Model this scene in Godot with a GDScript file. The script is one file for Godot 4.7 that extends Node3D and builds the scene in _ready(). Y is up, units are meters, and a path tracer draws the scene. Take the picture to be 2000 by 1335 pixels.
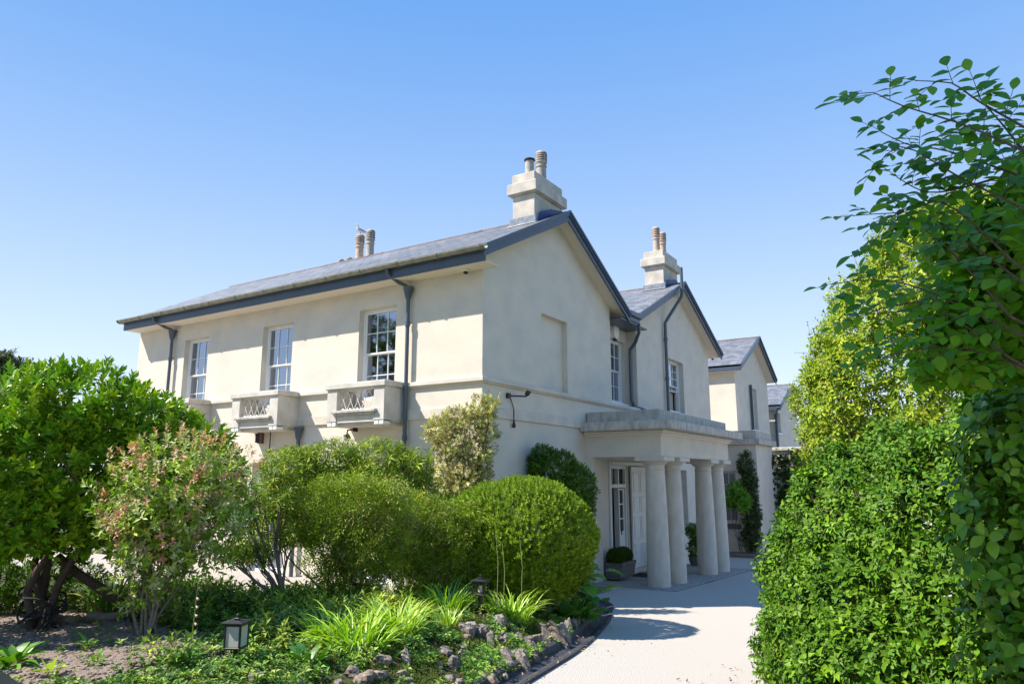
extends Node3D

# ---------------------------------------------------------------- helpers
var rng := RandomNumberGenerator.new()
var used := {}
var M := {}
var leaf_gain := 1.35
var lump_scale := 110.0
var worldly := {}
var bump := FastNoiseLite.new()

func numbered(parent: Node, called: String) -> String:
	var key := str(parent.get_instance_id()) + called
	var k: int = used.get(key, 0)
	used[key] = k + 1
	return called if k == 0 else "%s_%03d" % [called, k]

func tag(o: Node, label: String, category: String, group := "", kind := "") -> Node:
	if label: o.set_meta("label", label)
	if category: o.set_meta("category", category)
	if group: o.set_meta("group", group)
	if kind: o.set_meta("kind", kind)
	return o

func thing(called: String, label: String, category: String, at := Vector3.ZERO, turn := 0.0, group := "") -> Node3D:
	var o := Node3D.new()
	o.name = numbered(self, called)
	add_child(o, true)
	o.position = at
	o.rotation.y = turn
	tag(o, label, category, group)
	return o

func begin() -> SurfaceTool:
	var st := SurfaceTool.new()
	st.begin(Mesh.PRIMITIVE_TRIANGLES)
	return st

func put(called: String, mesh: Mesh, m: Material, parent: Node) -> MeshInstance3D:
	var o := MeshInstance3D.new()
	o.name = numbered(parent, called)
	o.mesh = mesh
	o.material_override = m
	parent.add_child(o, true)
	if worldly.has(parent): o.position = -parent.position
	return o

# a thing whose parts are written in world coordinates
func wthing(called: String, label: String, category: String, at: Vector3, group := "") -> Node3D:
	var o := thing(called, label, category, at, 0.0, group)
	worldly[o] = true
	return o

func obj(called: String, st: SurfaceTool, m: Material, parent: Node) -> MeshInstance3D:
	return put(called, st.commit(), m, parent)

func struct(called: String, st: SurfaceTool, m: Material, label := "") -> MeshInstance3D:
	var o := obj(called, st, m, self)
	o.set_meta("kind", "structure")
	if label: o.set_meta("label", label)
	return o

func tri(st: SurfaceTool, a: Vector3, b: Vector3, c: Vector3, n: Vector3) -> void:
	st.set_normal(n)
	st.add_vertex(a)
	if (b - a).cross(c - a).dot(n) > 0.0:
		st.add_vertex(c)
		st.add_vertex(b)
	else:
		st.add_vertex(b)
		st.add_vertex(c)

func tris(st: SurfaceTool, a: Vector3, b: Vector3, c: Vector3, na: Vector3, nb: Vector3, nc: Vector3) -> void:
	st.set_normal(na)
	st.add_vertex(a)
	if (b - a).cross(c - a).dot(na + nb + nc) > 0.0:
		st.set_normal(nc)
		st.add_vertex(c)
		st.set_normal(nb)
		st.add_vertex(b)
	else:
		st.set_normal(nb)
		st.add_vertex(b)
		st.set_normal(nc)
		st.add_vertex(c)

func quad(st: SurfaceTool, a: Vector3, b: Vector3, c: Vector3, d: Vector3, n: Vector3) -> void:
	var g := (b - a).cross(c - a)
	if g.length_squared() < 1e-12: g = (c - a).cross(d - a)
	var nn := g.normalized()
	if nn.dot(n) < 0.0: nn = -nn
	tri(st, a, b, c, nn)
	tri(st, a, c, d, nn)

func cbox(st: SurfaceTool, c: Vector3, h: Vector3, b := 0.008, basis := Basis.IDENTITY) -> void:
	b = minf(b, minf(h.x, minf(h.y, h.z)) * 0.45)
	var P := func(sx, sy, sz, k) -> Vector3:
		var q := Vector3(h.x - b, h.y - b, h.z - b)
		q[k] = h[k]
		return c + basis * (q * Vector3(sx, sy, sz))
	for k in 3:
		var i := (k + 1) % 3
		var j := (k + 2) % 3
		for s in [-1.0, 1.0]:
			var q := []
			for e in [[-1, -1], [1, -1], [1, 1], [-1, 1]]:
				var sg := Vector3.ONE
				sg[k] = s
				sg[i] = e[0]
				sg[j] = e[1]
				q.append(P.call(sg.x, sg.y, sg.z, k))
			var n := Vector3.ZERO
			n[k] = s
			quad(st, q[0], q[1], q[2], q[3], basis * n)
	if b <= 0.0005: return
	for k in 3:
		var i := (k + 1) % 3
		var j := (k + 2) % 3
		for si in [-1.0, 1.0]:
			for sj in [-1.0, 1.0]:
				var q := []
				for e in [[-1.0, i], [1.0, i], [1.0, j], [-1.0, j]]:
					var sg := Vector3.ONE
					sg[k] = e[0]
					sg[i] = si
					sg[j] = sj
					q.append(P.call(sg.x, sg.y, sg.z, int(e[1])))
				var n := Vector3.ZERO
				n[i] = si
				n[j] = sj
				quad(st, q[0], q[1], q[2], q[3], basis * n)
	for sx in [-1.0, 1.0]:
		for sy in [-1.0, 1.0]:
			for sz in [-1.0, 1.0]:
				tri(st, P.call(sx, sy, sz, 0), P.call(sx, sy, sz, 1), P.call(sx, sy, sz, 2), basis * Vector3(sx, sy, sz).normalized())

# a box from its lowest to its highest corner
func mbox(st: SurfaceTool, lo: Vector3, hi: Vector3, b := 0.008) -> void:
	cbox(st, (lo + hi) * 0.5, (hi - lo).abs() * 0.5, b)

# box between two points with a width (across) and a height
func bar(st: SurfaceTool, a: Vector3, b: Vector3, wide: float, high: float, up := Vector3.UP, bev := 0.003) -> void:
	var x := (b - a).normalized()
	var z := x.cross(up).normalized()
	var y := z.cross(x)
	cbox(st, (a + b) * 0.5, Vector3(a.distance_to(b) * 0.5, high * 0.5, wide * 0.5), bev, Basis(x, y, z))

func tube(st: SurfaceTool, pts: Array, radii: Array, sides := 8, cap := true) -> void:
	var rings := []
	var prev := Vector3.ZERO
	for i in pts.size():
		var d: Vector3 = (pts[mini(i + 1, pts.size() - 1)] - pts[maxi(i - 1, 0)]).normalized()
		if i == 0:
			prev = d.cross(Vector3.UP if absf(d.y) < 0.9 else Vector3.RIGHT).normalized()
		else:
			prev = (prev - d * prev.dot(d)).normalized()
		var w := d.cross(prev)
		var r := []
		for k in sides:
			var a := TAU * k / sides
			r.append(prev * cos(a) + w * sin(a))
		rings.append(r)
	for i in pts.size() - 1:
		for k in sides:
			var l := (k + 1) % sides
			var n00: Vector3 = rings[i][k]
			var n01: Vector3 = rings[i][l]
			var n10: Vector3 = rings[i + 1][k]
			var n11: Vector3 = rings[i + 1][l]
			var a: Vector3 = pts[i] + n00 * radii[i]
			var b: Vector3 = pts[i] + n01 * radii[i]
			var c: Vector3 = pts[i + 1] + n11 * radii[i + 1]
			var e: Vector3 = pts[i + 1] + n10 * radii[i + 1]
			tris(st, a, b, c, n00, n01, n11)
			tris(st, a, c, e, n00, n11, n10)
	if cap:
		for i in [0, pts.size() - 1]:
			var n: Vector3 = (pts[0] - pts[1]).normalized() if i == 0 else (pts[i] - pts[i - 1]).normalized()
			for k in sides:
				tri(st, pts[i], pts[i] + rings[i][k] * radii[i], pts[i] + rings[i][(k + 1) % sides] * radii[i], n)

# profile of (radius, height) turned about the vertical through «at»; the profile runs upwards
func lathe(st: SurfaceTool, prof: Array, sides := 24, at := Vector3.ZERO, smooth := 0.75) -> void:
	var nseg := []
	for i in prof.size() - 1:
		var d: Vector2 = prof[i + 1] - prof[i]
		nseg.append(Vector2(d.y, -d.x).normalized())
	for i in prof.size() - 1:
		var n0: Vector2 = nseg[i]
		var n1: Vector2 = nseg[i]
		if i > 0 and nseg[i - 1].dot(nseg[i]) > smooth: n0 = (nseg[i - 1] + nseg[i]).normalized()
		if i < nseg.size() - 1 and nseg[i + 1].dot(nseg[i]) > smooth: n1 = (nseg[i + 1] + nseg[i]).normalized()
		for k in sides:
			var a := TAU * k / sides
			var b := TAU * (k + 1) / sides
			var da := Vector3(cos(a), 0, sin(a))
			var db := Vector3(cos(b), 0, sin(b))
			var p0: Vector2 = prof[i]
			var p1: Vector2 = prof[i + 1]
			var A := at + da * p0.x + Vector3.UP * p0.y
			var B := at + db * p0.x + Vector3.UP * p0.y
			var Cc := at + db * p1.x + Vector3.UP * p1.y
			var Dd := at + da * p1.x + Vector3.UP * p1.y
			var N0a := da * n0.x + Vector3.UP * n0.y
			var N0b := db * n0.x + Vector3.UP * n0.y
			var N1a := da * n1.x + Vector3.UP * n1.y
			var N1b := db * n1.x + Vector3.UP * n1.y
			if p0.x > 1e-5: tris(st, A, B, Cc, N0a, N0b, N1b)
			if p1.x > 1e-5: tris(st, A, Cc, Dd, N0a, N1b, N1a)

# polygon (in the plane of ax, ay through o) pushed along «depth»
func prism(st: SurfaceTool, poly: Array, o: Vector3, ax: Vector3, ay: Vector3, depth: Vector3) -> void:
	var pv := PackedVector2Array(poly)
	var idx := Geometry2D.triangulate_polygon(pv)
	var P := []
	for p in poly: P.append(o + ax * p.x + ay * p.y)
	var dn := depth.normalized()
	for i in range(0, idx.size(), 3):
		tri(st, P[idx[i]], P[idx[i + 1]], P[idx[i + 2]], -dn)
		tri(st, P[idx[i]] + depth, P[idx[i + 1]] + depth, P[idx[i + 2]] + depth, dn)
	var ccw := not Geometry2D.is_polygon_clockwise(pv)
	for i in poly.size():
		var j := (i + 1) % poly.size()
		var e: Vector2 = poly[j] - poly[i]
		var nn := Vector2(e.y, -e.x) if ccw else Vector2(-e.y, e.x)
		var n := (ax * nn.x + ay * nn.y).normalized()
		quad(st, P[i], P[j], P[j] + depth, P[i] + depth, n)

# wall with rectangular openings: o + U*u + UP*y, outside faces N; holes are [u0, u1, y0, y1]
func wall(st: SurfaceTool, o: Vector3, U: Vector3, N: Vector3, u0: float, u1: float, y0: float, y1: float, t: float, holes := []) -> void:
	var us := [u0, u1]
	var ys := [y0, y1]
	for h in holes:
		for k in 2:
			if not us.has(h[k]): us.append(h[k])
			if not ys.has(h[k + 2]): ys.append(h[k + 2])
	us.sort()
	ys.sort()
	var at := func(u, y, d) -> Vector3: return o + U * u + Vector3.UP * y - N * d
	for i in us.size() - 1:
		for j in ys.size() - 1:
			var mu: float = (us[i] + us[i + 1]) * 0.5
			var my: float = (ys[j] + ys[j + 1]) * 0.5
			var open := false
			for h in holes:
				if mu > h[0] and mu < h[1] and my > h[2] and my < h[3]: open = true
			if open: continue
			quad(st, at.call(us[i], ys[j], 0), at.call(us[i + 1], ys[j], 0), at.call(us[i + 1], ys[j + 1], 0), at.call(us[i], ys[j + 1], 0), N)
			quad(st, at.call(us[i], ys[j], t), at.call(us[i + 1], ys[j], t), at.call(us[i + 1], ys[j + 1], t), at.call(us[i], ys[j + 1], t), -N)
	for h in holes:
		quad(st, at.call(h[0], h[2], 0), at.call(h[0], h[3], 0), at.call(h[0], h[3], t), at.call(h[0], h[2], t), U)
		quad(st, at.call(h[1], h[2], 0), at.call(h[1], h[3], 0), at.call(h[1], h[3], t), at.call(h[1], h[2], t), -U)
		quad(st, at.call(h[0], h[3], 0), at.call(h[1], h[3], 0), at.call(h[1], h[3], t), at.call(h[0], h[3], t), Vector3.DOWN)
		quad(st, at.call(h[0], h[2], 0), at.call(h[1], h[2], 0), at.call(h[1], h[2], t), at.call(h[0], h[2], t), Vector3.UP)
	quad(st, at.call(u0, y0, 0), at.call(u0, y1, 0), at.call(u0, y1, t), at.call(u0, y0, t), -U)
	quad(st, at.call(u1, y0, 0), at.call(u1, y1, 0), at.call(u1, y1, t), at.call(u1, y0, t), U)
	quad(st, at.call(u0, y1, 0), at.call(u1, y1, 0), at.call(u1, y1, t), at.call(u0, y1, t), Vector3.UP)
	quad(st, at.call(u0, y0, 0), at.call(u1, y0, 0), at.call(u1, y0, t), at.call(u0, y0, t), Vector3.DOWN)

# ---------------------------------------------------------------- materials
func noise_tex(freq: float, lo: Color, hi: Color, size := 512, octaves := 4, sd := 1, mid := 0.5) -> NoiseTexture2D:
	var n := FastNoiseLite.new()
	n.seed = sd
	n.frequency = freq
	n.fractal_octaves = octaves
	var t := NoiseTexture2D.new()
	t.width = size
	t.height = size
	t.seamless = true
	t.noise = n
	var g := Gradient.new()
	g.offsets = PackedFloat32Array([0.0, mid, 1.0])
	g.colors = PackedColorArray([lo, lo.lerp(hi, 0.5), hi])
	t.color_ramp = g
	return t

func bump_tex(freq: float, strength: float, size := 512, octaves := 4, sd := 2) -> NoiseTexture2D:
	var n := FastNoiseLite.new()
	n.seed = sd
	n.frequency = freq
	n.fractal_octaves = octaves
	var t := NoiseTexture2D.new()
	t.width = size
	t.height = size
	t.seamless = true
	t.noise = n
	t.as_normal_map = true
	t.bump_strength = strength
	return t

# base colour given in linear light
func lin(r: float, g: float, b: float) -> Color:
	return Color(r, g, b).linear_to_srgb()

func mat(c: Color, rough := 0.8, metal := 0.0) -> StandardMaterial3D:
	var m := StandardMaterial3D.new()
	m.albedo_color = c
	m.roughness = rough
	m.metallic = metal
	return m

func textured(c: Color, rough: float, tex: Texture2D, scale: Vector3, nrm: Texture2D = null, nscale := 0.5) -> StandardMaterial3D:
	var m := mat(c, rough)
	m.albedo_texture = tex
	m.uv1_triplanar = true
	m.uv1_world_triplanar = true
	m.uv1_scale = scale
	if nrm:
		m.normal_enabled = true
		m.normal_texture = nrm
		m.normal_scale = nscale
	return m

func leaf_mat(rough := 0.42, through := 0.85) -> StandardMaterial3D:
	var m := StandardMaterial3D.new()
	m.vertex_color_use_as_albedo = true
	m.roughness = rough
	m.metallic_specular = 0.36
	m.backlight_enabled = true
	m.backlight = Color(through * 0.92, through, through * 0.35)
	return m

func grey(v: float) -> Color:
	return Color(v, v, v)

func make_materials() -> void:
	var fine := bump_tex(0.06, 3.0, 512, 5, 5)
	var coarse := bump_tex(0.02, 6.0, 512, 5, 6)
	M.stucco = textured(lin(0.72, 0.635, 0.525), 0.92, noise_tex(0.009, Color(0.915, 0.93, 0.945), Color(1.0, 1.0, 0.995), 1024, 7, 11, 0.42), Vector3(0.11, 0.16, 0.11), fine, 0.05)
	M.stucco_trim = textured(lin(0.73, 0.645, 0.54), 0.9, noise_tex(0.012, grey(0.88), grey(1.0), 512, 5, 12), Vector3(0.3, 0.3, 0.3), fine, 0.06)
	M.weathered = textured(lin(0.66, 0.60, 0.52), 0.95, noise_tex(0.02, Color(0.70, 0.71, 0.73), Color(1, 1, 0.98), 1024, 6, 13, 0.45), Vector3(0.30, 0.12, 0.30), fine, 0.2)
	M.chimney = textured(lin(0.66, 0.60, 0.52), 0.95, noise_tex(0.012, grey(0.80), grey(1.0), 512, 6, 14), Vector3(0.3, 0.3, 0.3), fine, 0.1)
	M.balcony = textured(lin(0.68, 0.63, 0.555), 0.93, noise_tex(0.012, grey(0.84), grey(1.0), 512, 6, 15), Vector3(0.35, 0.25, 0.35), fine, 0.08)
	M.column = textured(lin(0.74, 0.655, 0.545), 0.9, noise_tex(0.02, grey(0.88), grey(1.0), 512, 5, 16), Vector3(0.5, 0.2, 0.5), fine, 0.08)
	M.soffit = mat(lin(0.75, 0.66, 0.54), 0.75)
	M.fascia = textured(lin(0.062, 0.088, 0.132), 0.38, noise_tex(0.02, grey(0.9), grey(1.0), 256, 4, 17), Vector3(0.5, 0.5, 0.5))
	M.gutter = textured(lin(0.32, 0.31, 0.23), 0.4, noise_tex(0.03, grey(0.7), grey(1.0), 256, 5, 18), Vector3(0.6, 0.6, 0.6))
	M.pipe = mat(lin(0.075, 0.10, 0.125), 0.35)
	M.lead = textured(lin(0.30, 0.34, 0.40), 0.4, noise_tex(0.03, grey(0.7), grey(1.0), 256, 5, 19), Vector3(0.8, 0.8, 0.8))
	M.tarp = mat(lin(0.012, 0.035, 0.13), 0.5)
	M.slates = []
	for k in 4:
		var c: Color = [lin(0.15, 0.158, 0.178), lin(0.175, 0.18, 0.195), lin(0.125, 0.135, 0.158), lin(0.205, 0.205, 0.205)][k]
		M.slates.append(textured(c, 0.55, noise_tex(0.03, grey(0.78), grey(1.0), 256, 5, 20 + k), Vector3(0.7, 0.7, 0.7), fine, 0.4))
	M.slate_many = mat(Color.WHITE, 0.55)
	M.slate_many.vertex_color_use_as_albedo = true
	M.ridge = textured(lin(0.20, 0.135, 0.115), 0.85, noise_tex(0.03, grey(0.6), grey(1.0), 256, 5, 25), Vector3(0.8, 0.8, 0.8))
	M.pot = textured(lin(0.58, 0.44, 0.35), 0.85, noise_tex(0.03, grey(0.75), grey(1.0), 256, 5, 26), Vector3(0.9, 0.9, 0.9))
	M.pot_grey = textured(lin(0.50, 0.44, 0.38), 0.85, noise_tex(0.03, grey(0.75), grey(1.0), 256, 5, 27), Vector3(0.9, 0.9, 0.9))
	M.soot = mat(lin(0.025, 0.022, 0.02), 0.9)
	M.white_paint = mat(lin(0.78, 0.78, 0.76), 0.4)
	M.door_paint = mat(lin(0.70, 0.71, 0.68), 0.35)
	M.glass = mat(lin(0.33, 0.37, 0.45), 0.03, 1.0)
	M.dark_glass = mat(lin(0.02, 0.022, 0.026), 0.05)
	M.interior = mat(lin(0.10, 0.085, 0.07), 0.9)
	M.curtain = mat(lin(0.45, 0.40, 0.34), 0.95)
	M.black = mat(lin(0.018, 0.018, 0.02), 0.4)
	M.black_matt = mat(lin(0.02, 0.02, 0.02), 0.8)
	M.lattice = mat(lin(0.72, 0.70, 0.66), 0.5)
	M.drive = textured(lin(0.70, 0.635, 0.56), 0.95, noise_tex(0.12, grey(0.68), grey(1.0), 1024, 5, 30), Vector3(0.55, 0.55, 0.55), bump_tex(0.2, 5.0, 512, 3, 31), 0.6)
	M.kerb = textured(lin(0.075, 0.075, 0.088), 0.8, noise_tex(0.05, grey(0.55), grey(1.0), 512, 5, 32), Vector3(0.8, 0.8, 0.8), coarse, 0.8)
	M.soil = textured(lin(0.36, 0.28, 0.225), 1.0, noise_tex(0.05, Color(0.6, 0.57, 0.55), Color(1, 1, 1), 1024, 6, 33), Vector3(0.6, 0.6, 0.6), coarse, 1.0)
	M.bank = textured(lin(0.085, 0.085, 0.035), 1.0, noise_tex(0.018, Color(0.80, 0.50, 0.42), Color(0.55, 0.98, 0.35), 1024, 6, 34, 0.5), Vector3(0.7, 0.7, 0.7), coarse, 1.2)
	M.grass = textured(lin(0.06, 0.10, 0.025), 1.0, noise_tex(0.05, grey(0.5), grey(1.0), 512, 5, 35), Vector3(0.2, 0.2, 0.2))
	M.paving = textured(lin(0.45, 0.42, 0.39), 0.9, noise_tex(0.03, grey(0.72), grey(1.0), 512, 6, 36), Vector3(0.5, 0.5, 0.5), fine, 0.5)
	M.terrace = textured(lin(0.52, 0.45, 0.40), 0.95, noise_tex(0.05, grey(0.75), grey(1.0), 512, 6, 37), Vector3(0.5, 0.5, 0.5), fine, 0.5)
	M.stones = []
	for k in 3:
		M.stones.append(textured([lin(0.46, 0.36, 0.28), lin(0.38, 0.33, 0.28), lin(0.52, 0.45, 0.38)][k], 0.95, noise_tex(0.05, Color(0.45, 0.43, 0.42), Color(1, 1, 1), 512, 6, 40 + k), Vector3(1.6, 1.6, 1.6), coarse, 1.4))
	M.trough = textured(lin(0.24, 0.23, 0.21), 0.95, noise_tex(0.05, grey(0.6), grey(1.0), 256, 6, 44), Vector3(1.2, 1.2, 1.2), coarse, 0.7)
	M.bark = textured(lin(0.17, 0.115, 0.085), 0.95, noise_tex(0.06, grey(0.45), grey(1.0), 512, 5, 45), Vector3(4, 1.2, 4), coarse, 1.0)
	M.twig = textured(lin(0.24, 0.17, 0.11), 0.9, noise_tex(0.06, grey(0.6), grey(1.0), 256, 5, 46), Vector3(3, 1.5, 3))
	M.pale_bark = textured(lin(0.36, 0.29, 0.22), 0.9, noise_tex(0.06, grey(0.6), grey(1.0), 256, 5, 47), Vector3(3, 1.5, 3))
	M.leaf = leaf_mat(0.5, 0.6)
	M.gloss_leaf = leaf_mat(0.33, 0.6)
	M.matt_leaf = leaf_mat(0.55, 0.75)
	M.frosted = mat(lin(0.55, 0.52, 0.46), 0.25)
	M.car = mat(lin(0.012, 0.016, 0.03), 0.3)
	M.car.metallic_specular = 0.35
	M.rubber = mat(lin(0.02, 0.02, 0.02), 0.85)
	M.chrome = mat(lin(0.6, 0.6, 0.62), 0.2, 1.0)

# ---------------------------------------------------------------- lie of the land
func sst(a: float, b: float, x: float) -> float:
	var t := clampf((x - a) / (b - a), 0.0, 1.0)
	return t * t * (3.0 - 2.0 * t)

func drive_h(z: float) -> float:
	return 0.7 * sst(-13.0, 0.0, z) - 0.036 * clampf(-z - 14.0, 0.0, 14.0)

const KZ := [-12.4, -12.0, -11.35, -9.91, -8.69, -7.33, -6.26, -5.79, -4.0, -1.0, 6.0]
const KX := [-6.0, -5.75, -5.53, -5.04, -4.61, -4.25, -3.98, -3.86, -3.55, -3.25, -3.2]
func kerb_x(z: float) -> float:
	if z <= KZ[0]: return KX[0]
	for i in KZ.size() - 1:
		if z <= KZ[i + 1]: return lerpf(KX[i], KX[i + 1], (z - KZ[i]) / (KZ[i + 1] - KZ[i]))
	return KX[-1]

func bed_top(x: float, z: float) -> float:
	var t := lerpf(0.75, 0.45, sst(0, 1, (-5.0 - z) / 6.0))
	var k := sst(0, 1, (-6.2 - z) / 1.6) * sst(0, 1, (-6.9 - x) / 0.9)
	return lerpf(t, 0.2, k)

func land(x: float, z: float) -> float:
	var d := minf((kerb_x(z) - x) * 0.93, z + 12.45)
	if d < 0.0: return drive_h(z)
	var rise := sst(0, 1, d / 0.95)
	var base := drive_h(z) + 0.06
	return base + (bed_top(x, z) - base) * rise + bump.get_noise_2d(x * 60.0, z * 60.0) * 0.035 * rise

func on_land(x: float, z: float, sink := 0.0) -> Vector3:
	return Vector3(x, land(x, z) - sink, z)

# ---------------------------------------------------------------- leaves
# one leaf added to st: base at p, pointing along d, facing n
func leaf(st: SurfaceTool, p: Vector3, d: Vector3, n: Vector3, L: float, W: float, fold := 0.25, droop := 0.25, col := Color.WHITE, fine := false) -> void:
	d = d.normalized()
	var s := d.cross(n)
	if s.length_squared() < 1e-6: s = d.cross(Vector3(0.31, 0.77, 0.55))
	s = s.normalized()
	n = s.cross(d).normalized()
	st.set_color(col)
	if not fine:
		var c := p + d * L * 0.45 + n * L * 0.04
		var e := p + d * L - n * L * droop
		var l := p + d * L * 0.45 - s * W * 0.5 + n * W * fold
		var r := p + d * L * 0.45 + s * W * 0.5 + n * W * fold
		var nl := (n + s * fold * 1.4).normalized()
		var nr := (n - s * fold * 1.4).normalized()
		tri(st, p, l, c, nl)
		tri(st, p, c, r, nr)
		tri(st, c, l, e, nl)
		tri(st, c, e, r, nr)
		return
	var ws := [0.08, 0.62, 1.0, 0.92, 0.55, 0.0]
	var ts := [0.0, 0.18, 0.42, 0.62, 0.84, 1.0]
	for i in 5:
		var q := []
		for j in 2:
			var t: float = ts[i + j]
			var cc := p + d * L * t - n * L * droop * t * t
			var w: float = ws[i + j] * W * 0.5
			q.append([cc - s * w + n * w * fold * 2.0, cc, cc + s * w + n * w * fold * 2.0])
		var m: Vector3 = (n + d * droop * 1.4 * float(ts[i])).normalized()
		var nl: Vector3 = (m + s * fold).normalized()
		var nr: Vector3 = (m - s * fold).normalized()
		tris(st, q[0][0], q[0][1], q[1][1], nl, m, m)
		if i < 4: tris(st, q[0][0], q[1][1], q[1][0], nl, m, nl)
		tris(st, q[0][1], q[0][2], q[1][1], m, nr, m)
		if i < 4: tris(st, q[0][2], q[1][2], q[1][1], nr, nr, m)

func shade_of(v: float) -> Color:
	var k := 1.0 + rng.randf_range(-v, v)
	return Color(k * (1.0 + rng.randf_range(-v, v) * 0.5), k, k)

# leaves round an upright stem
func sprig(count: int, L: float, W: float, stem: float, low: float, high: float, fold := 0.25, droop := 0.2, vary := 0.25, fine := false) -> ArrayMesh:
	var st := begin()
	for i in count:
		var t := (i + 0.5) / count
		var a := i * 2.39996 + rng.randf_range(-0.3, 0.3)
		var el := lerpf(low, high, t) + rng.randf_range(-0.25, 0.25)
		var d := Vector3(cos(a) * cos(el), sin(el), sin(a) * cos(el))
		var n := Vector3(-cos(a) * sin(el), cos(el), -sin(a) * sin(el)) + Vector3(rng.randf_range(-0.3, 0.3), 0, rng.randf_range(-0.3, 0.3))
		var s := rng.randf_range(0.75, 1.15)
		leaf(st, Vector3(0, stem * t, 0) + d * 0.004, d, n, L * s, W * s, fold, droop, shade_of(vary), fine)
	if stem > 0.0:
		st.set_color(Color(0.9, 0.6, 0.5))
		tube(st, [Vector3(0, -stem * 0.5, 0), Vector3(0, stem, 0)], [L * 0.025, L * 0.012], 3, false)
	return st.commit()

# thin soft spray: a stem with side twigs and many tiny leaves
func feather(twigs: int, per: int, length: float, L: float, W: float) -> ArrayMesh:
	var st := begin()
	for i in twigs:
		var a := i * 2.39996
		var el := rng.randf_range(0.4, 1.3)
		var d := Vector3(cos(a) * cos(el), sin(el), sin(a) * cos(el))
		var o := Vector3(0, length * 0.3 * i / twigs, 0)
		for k in per:
			var t := (k + 1.0) / per
			var b := k * 2.4
			var sd := d.cross(Vector3(cos(b), 0.3, sin(b))).normalized()
			leaf(st, o + d * length * 0.7 * t, (d * 0.7 + sd).normalized(), sd.cross(d) + Vector3.UP * 0.5, L * rng.randf_range(0.7, 1.2), W, 0.15, 0.1, shade_of(0.3))
	return st.commit()

# a compound leaf along +z with paired leaflets
func compound(pairs: int, L: float, W: float, gap: float) -> ArrayMesh:
	var st := begin()
	st.set_color(Color(0.8, 0.8, 0.6))
	var end := Vector3(0, -0.15 * gap * pairs, gap * (pairs + 0.4))
	tube(st, [Vector3.ZERO, end * 0.5 + Vector3(0, 0.02 * L, 0), end], [0.0012, 0.001, 0.0007], 3, false)
	for k in pairs:
		var o := end * ((k + 0.6) / (pairs + 0.4))
		for s in [-1.0, 1.0]:
			leaf(st, o, Vector3(s, rng.randf_range(-0.15, 0.15), 0.55), Vector3(rng.randf_range(-0.3, 0.3), 1, rng.randf_range(-0.3, 0.3)), L * rng.randf_range(0.8, 1.05), W * rng.randf_range(0.85, 1.05), 0.12, 0.12, shade_of(0.15), true)
	leaf(st, end, Vector3(0, -0.2, 1), Vector3(0.1, 1, 0), L * 1.1, W * 1.1, 0.12, 0.15, shade_of(0.15), true)
	return st.commit()

# long arching strap leaf from the origin, leaning towards +x
func strap(length: float, width: float, lean: float, arch: float) -> ArrayMesh:
	var st := begin()
	st.set_color(Color.WHITE)
	var n := 7
	var p := Vector3.ZERO
	var el := PI * 0.5 - lean
	var prev := []
	for i in n + 1:
		var t := float(i) / n
		var w: float = width * 0.5 * (1.0 - pow(t, 2.5)) * (0.6 + 0.4 * minf(1.0, t * 4.0))
		var d := Vector3(cos(el), sin(el), 0)
		var nn := Vector3(-sin(el), cos(el), 0)
		var row := [p + Vector3(0, 0, -w) + nn * w * 0.45, p, p + Vector3(0, 0, w) + nn * w * 0.45, nn]
		if i > 0:
			var nl := (nn + Vector3(0, 0, 0.5)).normalized()
			var nr := (nn - Vector3(0, 0, 0.5)).normalized()
			tris(st, prev[0], prev[1], row[1], nl, nl, nl)
			tris(st, prev[0], row[1], row[0], nl, nl, nl)
			tris(st, prev[1], prev[2], row[2], nr, nr, nr)
			tris(st, prev[1], row[2], row[1], nr, nr, nr)
		prev = row
		p += d * length / n
		el -= arch / n * (0.35 + 1.3 * t)
	return st.commit()

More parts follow.
